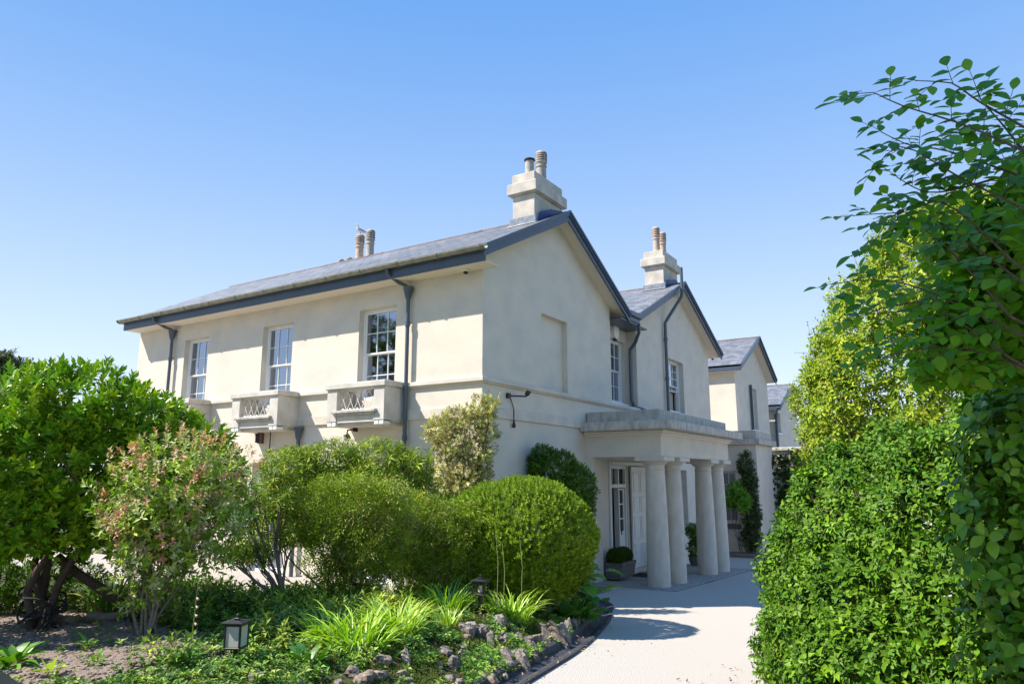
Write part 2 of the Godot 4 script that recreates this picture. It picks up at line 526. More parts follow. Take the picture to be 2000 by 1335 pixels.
# copies of a mesh over a cluster of egg-shaped masses; masses are [x, y, z, radius across, radius up]
func crown(called: String, parent: Node3D, masses: Array, count: int, mesh: Mesh, m: Material, smin: float, smax: float, palette: Array, up := 0.6, inner := 0.72, flat := 1.0, floor_gap := -9.0, lumps := 0.22, cull := Vector3.ZERO) -> MultiMeshInstance3D:
	var xf := []
	var cols := []
	var areas := []
	var total := 0.0
	for b in masses:
		total += b[3] * (b[3] + b[4])
		areas.append(total)
	var o := parent.position
	var tries := 0
	while xf.size() < count and tries < count * 8:
		tries += 1
		var r := rng.randf() * total
		var k := 0
		while areas[k] < r: k += 1
		var b = masses[k]
		var z := rng.randf_range(-1, 1)
		var a := rng.randf() * TAU
		var dir := Vector3(sqrt(1 - z * z) * cos(a), z, sqrt(1 - z * z) * sin(a))
		var c := Vector3(b[0], b[1], b[2])
		var rad := Vector3(b[3], b[4], b[3] * flat)
		var nrm := (dir / rad).normalized()
		if cull != Vector3.ZERO and nrm.dot(cull) < -0.35: continue
		var q := c + dir * rad
		var f := lerpf(inner, 1.0, sqrt(rng.randf())) * (1.0 + lumps * bump.get_noise_3dv(q * lump_scale / maxf(0.35, b[3])))
		var p := c + dir * rad * f
		if p.y < land(p.x, p.z) + floor_gap and floor_gap > -5.0: continue
		var deep := false
		for j in masses.size():
			if j == k: continue
			var e = masses[j]
			var dd := (p - Vector3(e[0], e[1], e[2])) / Vector3(e[3], e[4], e[3] * flat)
			if dd.length_squared() < inner * inner * 0.8:
				deep = true
				break
		if deep: continue
		var y := (nrm + Vector3.UP * up + Vector3(rng.randf_range(-1, 1), rng.randf_range(-1, 1), rng.randf_range(-1, 1)) * 0.45).normalized()
		var x := y.cross(Vector3(rng.randf_range(-1, 1), rng.randf_range(-1, 1), rng.randf_range(-1, 1))).normalized()
		var s := rng.randf_range(smin, smax)
		xf.append(Transform3D(Basis(x * s, y * s, x.cross(y) * s), p - o))
		var i := rng.randi() % palette.size()
		var col: Color = palette[i].lerp(palette[rng.randi() % palette.size()], rng.randf() * 0.5)
		cols.append(leafy(col) * rng.randf_range(0.78, 1.22) * leaf_gain)
	return scatter(called, parent, xf, cols, mesh, m)

func leafy(k: Color) -> Color:
	return Color(k.r * 1.22, k.g * 1.06, k.b * 0.65) if k.g > k.r * 1.25 else k

func scatter(called: String, parent: Node, xf: Array, cols: Array, mesh: Mesh, m: Material) -> MultiMeshInstance3D:
	var mm := MultiMesh.new()
	mm.transform_format = MultiMesh.TRANSFORM_3D
	mm.use_colors = true
	mm.mesh = mesh
	mm.instance_count = xf.size()
	for i in xf.size():
		mm.set_instance_transform(i, xf[i])
		mm.set_instance_color(i, cols[i])
	var o := MultiMeshInstance3D.new()
	o.name = numbered(parent, called)
	o.multimesh = mm
	o.material_override = m
	o.set_meta("kind", "stuff")
	parent.add_child(o, true)
	return o

# a woody stem from a to b with some sway
func limb(st: SurfaceTool, a: Vector3, b: Vector3, r0: float, r1: float, sway := 0.08, sides := 7) -> Array:
	var pts := []
	var rad := []
	var L := a.distance_to(b)
	var n := 6
	for i in n + 1:
		var t := float(i) / n
		var w := sin(t * PI) * sway * L
		pts.append(a.lerp(b, t) + Vector3(bump.get_noise_3dv(a * 97.0 + Vector3(t * 50, 0, 0)), 0.3 * bump.get_noise_3dv(b * 91.0 + Vector3(0, t * 50, 0)), bump.get_noise_3dv(b * 83.0 + Vector3(0, 0, t * 50))) * w * 2.5)
		rad.append(lerpf(r0, r1, t))
	tube(st, pts, rad, sides)
	return pts

# stems that rise from a base point into the masses, each its own part
func stems(parent: Node3D, base: Vector3, masses: Array, r: float, m: Material, spread := 0.12, called := "stem", twigs := 3, reach := 0.9) -> void:
	for b in masses:
		var st := begin()
		var off := Vector3(rng.randf_range(-1, 1), 0, rng.randf_range(-1, 1)) * spread
		var tip := Vector3(b[0], b[1], b[2]) - parent.position
		var pts := limb(st, base - parent.position + off, (base - parent.position + off).lerp(tip, reach), r * rng.randf_range(0.7, 1.1), r * 0.3)
		for k in twigs:
			var from: Vector3 = pts[3 + k % 3]
			var a := rng.randf() * TAU
			var to := tip + Vector3(cos(a) * b[3], rng.randf_range(-0.2, 0.8) * b[4], sin(a) * b[3]) * 0.85
			limb(st, from, to, r * 0.32, r * 0.1, 0.1, 5)
		obj(called, st, m, parent)

# ---------------------------------------------------------------- the house
const ZF := -10.76
const XG := -7.49

# sash window; o is the lower left corner seen from outside, in the plane of the frame's face
func sash_window(parent: Node, o: Vector3, U: Vector3, N: Vector3, w: float, h: float, cols: int, rows: int, raised := 0.0, called := "window") -> void:
	var B := Basis(U, Vector3.UP, N)
	var at := func(u: float, y: float, d: float) -> Vector3: return o + U * u + Vector3.UP * y + N * d
	var st := begin()
	var f := 0.045
	cbox(st, at.call(f * 0.5, h * 0.5, -0.06), Vector3(f * 0.5, h * 0.5, 0.06), 0.004, B)
	cbox(st, at.call(w - f * 0.5, h * 0.5, -0.06), Vector3(f * 0.5, h * 0.5, 0.06), 0.004, B)
	cbox(st, at.call(w * 0.5, h - f * 0.5, -0.06), Vector3(w * 0.5 - f, f * 0.5, 0.058), 0.004, B)
	cbox(st, at.call(w * 0.5, 0.035, -0.04), Vector3(w * 0.5 - f, 0.035, 0.075), 0.006, B)
	var win := obj(called, st, M.white_paint, parent)
	var ww := w - 2 * f
	var hh := h - f - 0.07
	for s in 2:
		var y0 := 0.07 + (hh * 0.5 if s == 1 else raised)
		var dd := -0.045 if s == 1 else -0.085
		var sh := hh * 0.5 + (0.0 if s == 1 else 0.02)
		st = begin()
		var r := 0.034
		cbox(st, at.call(f + r * 0.5, y0 + sh * 0.5, dd), Vector3(r * 0.5, sh * 0.5, 0.018), 0.003, B)
		cbox(st, at.call(w - f - r * 0.5, y0 + sh * 0.5, dd), Vector3(r * 0.5, sh * 0.5, 0.018), 0.003, B)
		cbox(st, at.call(w * 0.5, y0 + r * 0.5, dd), Vector3(ww * 0.5 - r, r * 0.5, 0.0175), 0.003, B)
		cbox(st, at.call(w * 0.5, y0 + sh - r * 0.5, dd), Vector3(ww * 0.5 - r, r * 0.5, 0.0175), 0.003, B)
		var pw := (ww - 2 * r) / cols
		var ph := (sh - 2 * r) / rows
		for i in range(1, cols):
			cbox(st, at.call(f + r + pw * i, y0 + sh * 0.5, dd), Vector3(0.009, sh * 0.5 - r, 0.014), 0.002, B)
		for j in range(1, rows):
			cbox(st, at.call(w * 0.5, y0 + r + ph * j, dd), Vector3(ww * 0.5 - r, 0.009, 0.0132), 0.002, B)
		obj("sash", st, M.white_paint, win)
		for i in cols:
			for j in rows:
				st = begin()
				var tw := Basis(U, rng.randf_range(-0.006, 0.006)) * Basis(Vector3.UP, rng.randf_range(-0.008, 0.008)) * B
				cbox(st, at.call(f + r + pw * (i + 0.5), y0 + r + ph * (j + 0.5), dd - 0.004), Vector3(pw * 0.5 - 0.004, ph * 0.5 - 0.004, 0.002), 0.0, tw)
				obj("pane", st, M.glass, win)
	if raised > 0.0:
		st = begin()
		for s in [0.16, 0.86]:
			for k in 5:
				tube(st, [at.call(w * s - 0.08 + k * 0.04, 0.03, -0.22), at.call(w * s - 0.08 + k * 0.04, h - 0.05, -0.22)], [0.03, 0.03], 6, false)
		obj("curtain", st, M.curtain, win)

func chimney(parent: Node, x0: float, x1: float, z0: float, z1: float, roof_y: float, top: float, tarp: bool) -> Node3D:
	# z0 nearer, z1 farther
	var st := begin()
	var y := top - 1.32
	mbox(st, Vector3(x0 - 0.05, roof_y, z1 - 0.05), Vector3(x1 + 0.05, y + 0.22, z0 + 0.05), 0.02)
	mbox(st, Vector3(x0, y + 0.22, z1), Vector3(x1, top - 0.52, z0), 0.01)
	mbox(st, Vector3(x0 - 0.10, top - 0.50, z1 - 0.10), Vector3(x1 + 0.10, top - 0.24, z0 + 0.10), 0.015)
	mbox(st, Vector3(x0 - 0.04, top - 0.52, z1 - 0.04), Vector3(x1 + 0.04, top - 0.50, z0 + 0.04), 0.0)
	mbox(st, Vector3(x0 - 0.015, top - 0.24, z1 - 0.015), Vector3(x1 + 0.015, top, z0 + 0.015), 0.015)
	var c := obj("chimney", st, M.chimney, parent)
	return c

func chimney_flashing(c: Node, x0: float, x1: float, z0: float, z1: float, ridge: Vector3, slope: float) -> void:
	# lead apron up the sides of the stack, stepped to the slope
	var st := begin()
	var ya := func(z: float) -> float: return ridge.y - slope * absf(z - ridge.z)
	var y0: float = ya.call(z0 + 0.05)
	var yr: float = ridge.y
	prism(st, [Vector2(z0 + 0.055, y0 - 0.02), Vector2(z0 + 0.055, y0 + 0.2), Vector2(ridge.z, yr + 0.2), Vector2(ridge.z, yr - 0.02)], Vector3(x1 + 0.053, 0, 0), Vector3(0, 0, 1), Vector3.UP, Vector3(0.006, 0, 0))
	mbox(st, Vector3(x0 - 0.05, y0 - 0.05, z0 + 0.052), Vector3(x1 + 0.05, y0 + 0.2, z0 + 0.06), 0.002)
	bar(st, Vector3((x0 + x1) * 0.5 - 0.38, y0 + 0.02, z0 + 0.08), Vector3((x0 + x1) * 0.5 + 0.40, y0 + 0.02, z0 + 0.08), 0.14, 0.012, Vector3(0, 1, 0.5).normalized())
	obj("flashing", st, M.lead, c)
	st = begin()
	prism(st, [Vector2(z0 + 0.02, y0 + 0.05), Vector2(z0 - 0.15, y0 + 0.34), Vector2(ridge.z + 0.1, yr + 0.13), Vector2(ridge.z - 0.45, yr + 0.27), Vector2(z1 - 0.02, yr + 0.10), Vector2(ridge.z, yr + 0.02)], Vector3(x1 + 0.062, 0, 0), Vector3(0, 0, 1), Vector3.UP, Vector3(0.02, 0, 0))
	obj("blue_flashing", st, M.tarp, c)

func louvre_pot(parent: Node, p: Vector3, r: float, h: float, m: Material) -> void:
	var st := begin()
	var prof := [Vector2(r * 1.05, 0), Vector2(r * 0.95, h * 0.04), Vector2(r * 0.86, h * 0.52), Vector2(r * 1.0, h * 0.53), Vector2(r * 1.0, h * 0.56), Vector2(r * 0.88, h * 0.58), Vector2(r * 0.9, h * 0.62), Vector2(r * 1.08, h * 0.66)]
	lathe(st, prof, 20, p)
	for k in 4:
		var y := h * (0.66 + 0.065 * k)
		lathe(st, [Vector2(r * 0.7, y), Vector2(r * 1.08, y), Vector2(r * 1.04, y + h * 0.035), Vector2(r * 0.7, y + h * 0.045)], 20, p)
	for k in 4:
		var a := TAU * k / 4 + 0.4
		cbox(st, p + Vector3(cos(a) * r * 0.88, h * 0.77, sin(a) * r * 0.88), Vector3(r * 0.12, h * 0.12, r * 0.12), 0.003, Basis(Vector3.UP, -a))
	lathe(st, [Vector2(r * 0.7, h * 0.91), Vector2(r * 1.08, h * 0.91), Vector2(r * 1.0, h * 0.95), Vector2(r * 0.75, h * 0.985), Vector2(r * 0.4, h), Vector2(0.0, h * 1.005)], 20, p, 0.5)
	lathe(st, [Vector2(r * 0.55, h * 0.6), Vector2(r * 0.55, h * 0.93)], 12, p)
	obj("chimney_pot", st, m, parent)

func plain_pot(parent: Node, p: Vector3, r: float, h: float) -> void:
	var st := begin()
	lathe(st, [Vector2(r * 1.05, 0), Vector2(r, h * 0.05), Vector2(r * 0.95, h * 0.9), Vector2(r * 1.0, h * 0.9)], 20, p)
	var pot := obj("chimney_pot", st, M.pot_grey, parent)
	st = begin()
	lathe(st, [Vector2(r * 0.95, h * 0.89), Vector2(r * 1.2, h * 0.93), Vector2(r * 1.2, h * 1.0), Vector2(r * 0.8, h * 1.0), Vector2(r * 0.75, h * 0.7), Vector2(0.0, h * 0.7)], 20, p)
	obj("rim", st, M.soot, pot)

var slate_list := []
func slate_field(roof: Node, o: Vector3, along: Vector3, up: Vector3, length: float, slope: float) -> void:
	var n := along.cross(up)
	if n.y < 0: n = -n
	var rows := int(slope / 0.19)
	for r in rows + 1:
		var off := 0.15 if r % 2 else 0.0
		var k := 0
		while true:
			var u := k * 0.30 + off
			k += 1
			if u > length: break
			var wide := 0.292
			var u0 := maxf(0.0, u - 0.146)
			var u1 := minf(length, u + 0.146)
			wide = u1 - u0
			if wide < 0.04: continue
			var v := minf(r * 0.19 + 0.19, slope - 0.17)
			var b := Basis(along, n, along.cross(n)).orthonormalized()
			b = b * Basis(Vector3.RIGHT, (0.028 if b.z.dot(up) < 0 else -0.028) + rng.randf_range(-0.004, 0.004)) * Basis(Vector3.UP, rng.randf_range(-0.006, 0.006))
			var p := o + along * ((u0 + u1) * 0.5) + up * v + n * (0.016 + rng.randf_range(0, 0.003))
			slate_list.append([p.distance_to(Vector3(0, 2.31, 0)), roof, Transform3D(b.scaled_local(Vector3(wide / 0.292, 1, 1)), p)])

func lay_slates(budget: int) -> void:
	slate_list.sort_custom(func(a, b): return a[0] < b[0])
	var st := begin()
	cbox(st, Vector3.ZERO, Vector3(0.146, 0.004, 0.20), 0.002)
	var mesh := st.commit()
	var rest := {}
	for i in slate_list.size():
		var e = slate_list[i]
		if i < budget:
			var s := put("slate", mesh, M.slates[rng.randi() % 4], e[1])
			s.transform = e[2]
		else:
			if not rest.has(e[1]): rest[e[1]] = [[], []]
			rest[e[1]][0].append(e[2])
			var k := rng.randf_range(0.72, 1.22)
			rest[e[1]][1].append(Color(0.158 * k, 0.165 * k, 0.182 * k))
	for r in rest:
		scatter("slates", r, rest[r][0], rest[r][1], mesh, M.slate_many)
	slate_list.clear()

# a roof with its ridge along x: gable ends at x0 and x1, eaves at za (towards +z) and zb
func gable_roof(parent: Node, x0: float, x1: float, za: float, zb: float, eave: float, zr: float, ridge: float, budget_front := true) -> Node3D:
	var st := begin()
	var t := 0.07
	var poly := [Vector2(za, eave - t), Vector2(za, eave - 0.012), Vector2(zr, ridge - 0.012), Vector2(zb, eave - 0.012), Vector2(zb, eave - t), Vector2(zr, ridge - t)]
	prism(st, poly, Vector3(x0, 0, 0), Vector3(0, 0, 1), Vector3.UP, Vector3(x1 - x0, 0, 0))
	var roof := obj("roof", st, M.slates[2], parent)
	# boarding under the slates, seen as the soffit of the verge
	st = begin()
	var q := [Vector2(za + -0.03, eave - t - 0.02), Vector2(za - 0.03, eave - t - 0.003), Vector2(zr, ridge - t - 0.003), Vector2(zb + 0.03, eave - t - 0.003), Vector2(zb + 0.03, eave - t - 0.02), Vector2(zr, ridge - t - 0.02)]
	prism(st, q, Vector3(x0 + 0.05, 0, 0), Vector3(0, 0, 1), Vector3.UP, Vector3(x1 - x0 - 0.1, 0, 0))
	obj("soffit", st, M.soffit, roof)
	var ua := Vector3(0, ridge - eave, zr - za).normalized()
	var ub := Vector3(0, ridge - eave, zr - zb).normalized()
	slate_field(roof, Vector3(x0 + 0.01, eave, za), Vector3.RIGHT, ua, x1 - x0 - 0.02, Vector2(ridge - eave, zr - za).length())
	slate_field(roof, Vector3(x0 + 0.01, eave, zb), Vector3.RIGHT, ub, x1 - x0 - 0.02, Vector2(ridge - eave, zr - zb).length())
	# ridge tiles
	var n := int((x1 - x0) / 0.45)
	st = begin()
	for k in n:
		var a := x0 + (x1 - x0) * k / n
		var b := x0 + (x1 - x0) * (k + 1) / n - 0.008
		var yy := ridge + rng.randf_range(-0.004, 0.004)
		prism(st, [Vector2(zr - 0.13, yy - 0.035), Vector2(zr - 0.06, yy + 0.03), Vector2(zr, yy + 0.05), Vector2(zr + 0.06, yy + 0.03), Vector2(zr + 0.13, yy - 0.035), Vector2(zr, yy + 0.01)], Vector3(a, 0, 0), Vector3(0, 0, 1), Vector3.UP, Vector3(b - a, 0, 0))
	obj("ridge_tiles", st, M.ridge, roof)
	return roof

# sloping verge board at x, towards +x, with a moulding along its upper edge
func barge(parent: Node, x: float, za: float, zb: float, eave: float, zr: float, ridge: float, deep := 0.32) -> void:
	var st := begin()
	prism(st, [Vector2(za, eave + 0.0), Vector2(zr, ridge + 0.0), Vector2(zr, ridge - deep - 0.02), Vector2(za, eave - deep)], Vector3(x, 0, 0), Vector3(0, 0, 1), Vector3.UP, Vector3(0.035, 0, 0))
	obj("barge_board", st, M.fascia, parent)
	st = begin()
	prism(st, [Vector2(zr, ridge + 0.0), Vector2(zb, eave + 0.0), Vector2(zb, eave - deep), Vector2(zr, ridge - deep - 0.02)], Vector3(x, 0, 0), Vector3(0, 0, 1), Vector3.UP, Vector3(0.035, 0, 0))
	obj("barge_board", st, M.fascia, parent)
	st = begin()
	for e in [za, zb]:
		prism(st, [Vector2(e, eave + 0.03), Vector2(zr, ridge + 0.03), Vector2(zr, ridge - 0.09), Vector2(e, eave - 0.09)], Vector3(x + 0.036, 0, 0), Vector3(0, 0, 1), Vector3.UP, Vector3(0.03, 0, 0))
		prism(st, [Vector2(e, eave + 0.035), Vector2(zr, ridge + 0.035), Vector2(zr, ridge - 0.03), Vector2(e, eave - 0.03)], Vector3(x + 0.067, 0, 0), Vector3(0, 0, 1), Vector3.UP, Vector3(0.025, 0, 0))
	obj("verge_moulding", st, M.fascia, parent)

func gutter_x(parent: Node, x0: float, x1: float, y: float, z: float) -> void:
	var st := begin()
	var outer := []
	var inner := []
	for k in 9:
		var a := PI + PI * k / 8
		outer.append(Vector2(cos(a) * 0.078, sin(a) * 0.08))
		inner.append(Vector2(cos(a) * 0.066, sin(a) * 0.068))
	inner.reverse()
	prism(st, outer + inner, Vector3(x0, y, z), Vector3(0, 0, 1), Vector3.UP, Vector3(x1 - x0, 0, 0))
	var g := obj("gutter", st, M.gutter, parent)
	var n := int((x1 - x0) / 0.95)
	st = begin()
	for k in n + 1:
		var x := lerpf(x0 + 0.05, x1 - 0.1, float(k) / n)
		var pts := []
		for i in 7:
			var a := PI + PI * i / 6
			pts.append(Vector3(x, y + sin(a) * 0.088, z + cos(a) * 0.086))
		for i in 6:
			bar(st, pts[i], pts[i + 1], 0.035, 0.01, (pts[i] + pts[i + 1] - 2 * Vector3(x, y, z)).normalized(), 0.001)
	obj("bracket", st, M.gutter, g)

func down_pipe(parent: Node, pts: Array, r := 0.05, hopper := Vector3.INF, called := "drain_pipe") -> void:
	var st := begin()
	var rr := []
	for p in pts: rr.append(r)
	tube(st, pts, rr, 12)
	var o := obj(called, st, M.pipe, parent)
	st = begin()
	var last: Vector3 = pts[-1]
	var top: Vector3 = pts[-2] if pts[-2].y > last.y + 0.6 else pts[-3]
	var L := top.y - last.y
	for k in 3:
		var y := top.y - L * (0.1 + 0.4 * k)
		lathe(st, [Vector2(r, y - 0.05), Vector2(r + 0.014, y - 0.05), Vector2(r + 0.014, y + 0.05), Vector2(r, y + 0.05)], 12, Vector3(top.x, 0, top.z))
	obj("collar", st, M.pipe, o)
	if hopper != Vector3.INF:
		st = begin()
		lathe(st, [Vector2(r, -0.2), Vector2(r + 0.02, -0.16), Vector2(0.09, -0.02), Vector2(0.105, 0.02), Vector2(0.105, 0.07), Vector2(0.085, 0.07), Vector2(0.06, -0.05)], 10, hopper)
		obj("hopper", st, M.pipe, o)

func balcony(house: Node, x0: float, x1: float) -> void:
	var z1 := ZF + 0.60
	var st := begin()
	mbox(st, Vector3(x0 + 0.02, 3.355, ZF - 0.02), Vector3(x1 - 0.02, 3.50, z1 - 0.02), 0.008)
	mbox(st, Vector3(x0, 3.395, ZF - 0.01), Vector3(x0 + 0.13, 4.03, z1 - 0.30), 0.006)
	mbox(st, Vector3(x1 - 0.13, 3.395, ZF - 0.01), Vector3(x1, 4.03, z1 - 0.30), 0.006)
	for x in [x0, x1 - 0.28]:
		mbox(st, Vector3(x, 3.385, z1 - 0.31), Vector3(x + 0.28, 4.04, z1), 0.006)
	mbox(st, Vector3(x0 + 0.27, 3.50, z1 - 0.16), Vector3(x1 - 0.27, 3.585, z1 - 0.03), 0.004)
	# underside tapers back to the wall in two steps
	mbox(st, Vector3(x0 + 0.06, 3.29, ZF - 0.015), Vector3(x1 - 0.06, 3.36, z1 - 0.10), 0.006)
	var b := obj("balcony", st, M.balcony, house)
	st = begin()
	mbox(st, Vector3(x0 - 0.04, 4.035, z1 - 0.33), Vector3(x1 + 0.04, 4.15, z1 + 0.04), 0.012)
	mbox(st, Vector3(x0 - 0.04, 4.035, ZF - 0.012), Vector3(x0 + 0.17, 4.149, z1 - 0.325), 0.008)
	mbox(st, Vector3(x1 - 0.17, 4.035, ZF - 0.012), Vector3(x1 + 0.04, 4.149, z1 - 0.325), 0.008)
	obj("coping", st, M.balcony, b)
	st = begin()
	mbox(st, Vector3(x0 + 0.18, 3.545, z1 - 0.05), Vector3(x1 - 0.18, 3.60, z1 + 0.07), 0.008)
	mbox(st, Vector3(x0 + 0.23, 3.50, z1 - 0.04), Vector3(x1 - 0.23, 3.548, z1 + 0.035), 0.006)
	obj("ledge", st, M.weathered, b)
	for x in [x0 + 0.02, x1 - 0.26]:
		st = begin()
		for k in 2:
			mbox(st, Vector3(x + k * 0.13, 3.30, z1 - 0.2), Vector3(x + k * 0.13 + 0.11, 3.387, z1 - 0.012), 0.004)
		obj("corbel", st, M.white_paint, b)
	# lattice between the piers
	st = begin()
	var a0 := x0 + 0.285
	var a1 := x1 - 0.285
	var n := 5
	var d := (a1 - a0) / n
	var z := z1 - 0.09
	for k in n:
		var xa := a0 + d * k
		bar(st, Vector3(xa, 3.62, z), Vector3(xa + d, 4.02, z), 0.012, 0.013, Vector3(0, 0, 1))
		bar(st, Vector3(xa + d, 3.62, z + 0.013), Vector3(xa, 4.02, z + 0.013), 0.012, 0.013, Vector3(0, 0, 1))
		# small arch between the tips of each cross
		var arch := []
		var rr := []
		for i in 7:
			arch.append(Vector3(xa + d * 0.5 + cos(PI * i / 6) * d * 0.48, 3.93 + sin(PI * i / 6) * 0.075, z + 0.006))
			rr.append(0.0055)
		tube(st, arch, rr, 5, false)
		lathe(st, [Vector2(0, -0.016), Vector2(0.016, 0), Vector2(0, 0.016)], 8, Vector3(xa + d * 0.5, 3.82, z + 0.01))
		mbox(st, Vector3(xa + d * 0.5 - 0.02, 3.62, z - 0.005), Vector3(xa + d * 0.5 + 0.02, 3.655, z + 0.02), 0.004)
	mbox(st, Vector3(a0, 3.602, z - 0.02), Vector3(a1, 3.626, z + 0.03), 0.003)
	mbox(st, Vector3(a0, 4.012, z - 0.02), Vector3(a1, 4.034, z + 0.03), 0.003)
	obj("lattice_railing", st, M.lattice, b)

func build_house() -> Node3D:
	var H := wthing("house", "large cream stucco house with two slate gables and a columned entrance porch", "house", Vector3(-13.2, 0.0, -17.8))
	var X := Vector3.RIGHT
	var S := Vector3(0, 0, 1)
	# --- outer walls
	var wins := [[-16.92, -15.92], [-13.83, -12.78], [-10.70, -9.66]]
	var holes := []
	for w in wins: holes.append([w[0], w[1], 3.86, 5.80])
	for w in [[-17.0, -15.75], [-13.90, -12.70], [-10.8, -9.55]]: holes.append([w[0], w[1], 0.22, 2.62])
	var st := begin()
	wall(st, Vector3(0, 0, ZF), X, S, -19.05, XG, -0.2, 6.27, 0.36, holes)
	obj("wall", st, M.stucco, H)
	st = begin()
	# gable wall A with a blind window, upper storey
	var U := Vector3(0, 0, -1)
	var o := Vector3(XG, 0, 0)
	wall(st, o, U, X, 11.12, 16.54, 4.05, 6.36, 0.34, [[12.99, 14.16, 4.14, 5.79]])
	mbox(st, Vector3(XG - 0.30, 4.10, -14.2), Vector3(XG - 0.13, 5.85, -12.95), 0.0)
	wall(st, o, U, X, 11.12, 24.85, -0.9, 4.05, 0.34, [[16.30, 17.36, 0.02, 2.58], [20.95, 22.0, 0.55, 2.5]])
	# recess between the gables
	wall(st, Vector3(XG - 0.30, 0, 0), U, X, 16.2, 18.6, 4.05, 6.42, 0.2, [[17.05, 18.12, 4.24, 5.97]])
	# gable wall B upper
	wall(st, o, U, X, 18.25, 24.85, 4.05, 6.5, 0.34, [[20.80, 22.12, 4.26, 5.90]])
	var sa := 1.74 / 3.35
	prism(st, [Vector2(-11.12, 6.36), Vector2(-11.12, 6.47 - 0.06 + sa * 0.82), Vector2(-13.65, 8.15), Vector2(-16.2, 6.47 - 0.06 + sa * 0.8), Vector2(-16.54, 6.6), Vector2(-16.54, 6.36)], Vector3(XG, 0, 0), Vector3(0, 0, 1), Vector3.UP, Vector3(-0.34, 0, 0))
	prism(st, [Vector2(-10.762, 6.27), Vector2(-10.762, 6.64), Vector2(-11.12, 6.81), Vector2(-11.12, 6.27)], Vector3(XG, 0, 0), Vector3(0, 0, 1), Vector3.UP, Vector3(-0.34, 0, 0))
	prism(st, [Vector2(-18.25, 6.5), Vector2(-18.25, 6.82), Vector2(-21.55, 8.33), Vector2(-24.85, 6.82), Vector2(-24.85, 6.5)], Vector3(XG, 0, 0), Vector3(0, 0, 1), Vector3.UP, Vector3(-0.34, 0, 0))
	obj("wall", st, M.stucco, H)
	st = begin()
	wall(st, Vector3(-19.05, 0, 0), S, -X, -24.85, -11.12, -0.2, 6.4, 0.34)
	prism(st, [Vector2(-10.9, 6.4), Vector2(-13.65, 8.15), Vector2(-16.5, 6.4)], Vector3(-19.05, 0, 0), Vector3(0, 0, 1), Vector3.UP, Vector3(0.3, 0, 0))
	prism(st, [Vector2(-18.25, 6.4), Vector2(-21.55, 8.3), Vector2(-24.85, 6.4)], Vector3(-19.05, 0, 0), Vector3(0, 0, 1), Vector3.UP, Vector3(0.3, 0, 0))
	wall(st, Vector3(0, 0, -24.85), -X, -S, -XG + 0.34, 19.05 - 0.34, -0.9, 6.5, 0.34)
	obj("wall", st, M.stucco, H)
	# floors and inner partition keep the rooms dark
	st = begin()
	mbox(st, Vector3(-18.7, 2.95, -24.5), Vector3(XG - 0.35, 3.2, ZF - 0.37), 0.0)
	mbox(st, Vector3(-18.7, 6.08, -24.5), Vector3(XG - 0.51, 6.2, ZF - 0.37), 0.0)
	mbox(st, Vector3(-18.7, -0.12, -24.5), Vector3(XG - 0.35, 0.0, ZF - 0.37), 0.0)
	mbox(st, Vector3(-18.7, 0.0, -15.2), Vector3(-10.2, 2.95, -15.0), 0.0)
	mbox(st, Vector3(-10.4, 0.0, -24.4), Vector3(-10.2, 2.95, -15.2), 0.0)
	mbox(st, Vector3(-10.2, 3.2, -24.4), Vector3(-10.0, 6.08, -11.2), 0.0)
	obj("inner_floor", st, M.interior, H)
	# --- roofs
	var roof_a := gable_roof(H, -19.24, -7.17, -10.30, -17.02, 6.47, -13.65, 8.21)
	var roof_b := gable_roof(H, -19.42, -7.17, -17.68, -25.40, 6.62, -21.55, 8.40)
	st = begin()
	mbox(st, Vector3(-19.3, 6.34, -17.80), Vector3(-7.2, 6.42, -16.9), 0.0)
	obj("valley_gutter", st, M.lead, H)
	st = begin()
	mbox(st, Vector3(-19.12, 6.215, -10.345), Vector3(-7.135, 6.455, -10.31), 0.004)
	mbox(st, Vector3(-19.12, 6.40, -10.312), Vector3(-7.135, 6.44, -10.285), 0.004)
	obj("fascia", st, M.fascia, H)
	st = begin()
	mbox(st, Vector3(-19.10, 6.215, -10.78), Vector3(-7.14, 6.235, -10.347), 0.0)
	obj("soffit", st, M.soffit, H)
	barge(H, -7.168, -10.285, -17.02, 6.50, -13.65, 8.24, 0.21)
	barge(H, -7.168, -17.70, -25.42, 6.64, -21.55, 8.43, 0.20)
	# level board across the valley between the two gables
	st = begin()
	mbox(st, Vector3(-7.165, 6.36, -17.70), Vector3(-7.135, 6.60, -17.0), 0.004)
	mbox(st, Vector3(-7.134, 6.48, -17.74), Vector3(-7.07, 6.61, -16.98), 0.01)
	mbox(st, Vector3(-7.78, 6.30, -18.3), Vector3(-7.17, 6.33, -16.5), 0.0)
	obj("valley_board", st, M.fascia, H)
	gutter_x(H, -19.22, -7.06, 6.48, -10.22)
	# --- chimneys
	var ca := chimney(H, -8.20, -7.62, -12.95, -14.22, 7.4, 9.10, true)
	chimney_flashing(ca, -8.20, -7.62, -12.95, -14.22, Vector3(0, 8.22, -13.65), 0.52)
	plain_pot(ca, Vector3(-7.91, 9.08, -13.22), 0.105, 0.46)
	louvre_pot(ca, Vector3(-7.91, 9.08, -13.76), 0.135, 0.88, M.pot_grey)
	var cb := chimney(H, -8.26, -7.62, -21.05, -22.34, 7.6, 9.48, false)
	chimney_flashing(cb, -8.26, -7.62, -21.05, -22.34, Vector3(0, 8.42, -21.55), 0.46)
	louvre_pot(cb, Vector3(-7.94, 9.46, -21.36), 0.12, 0.93, M.pot)
	louvre_pot(cb, Vector3(-7.94, 9.46, -21.95), 0.12, 0.93, M.pot)
	var cc := chimney(H, -17.6, -15.0, -15.35, -15.95, 6.6, 8.98, false)
	louvre_pot(cc, Vector3(-15.65, 8.96, -15.62), 0.135, 0.92, M.pot)
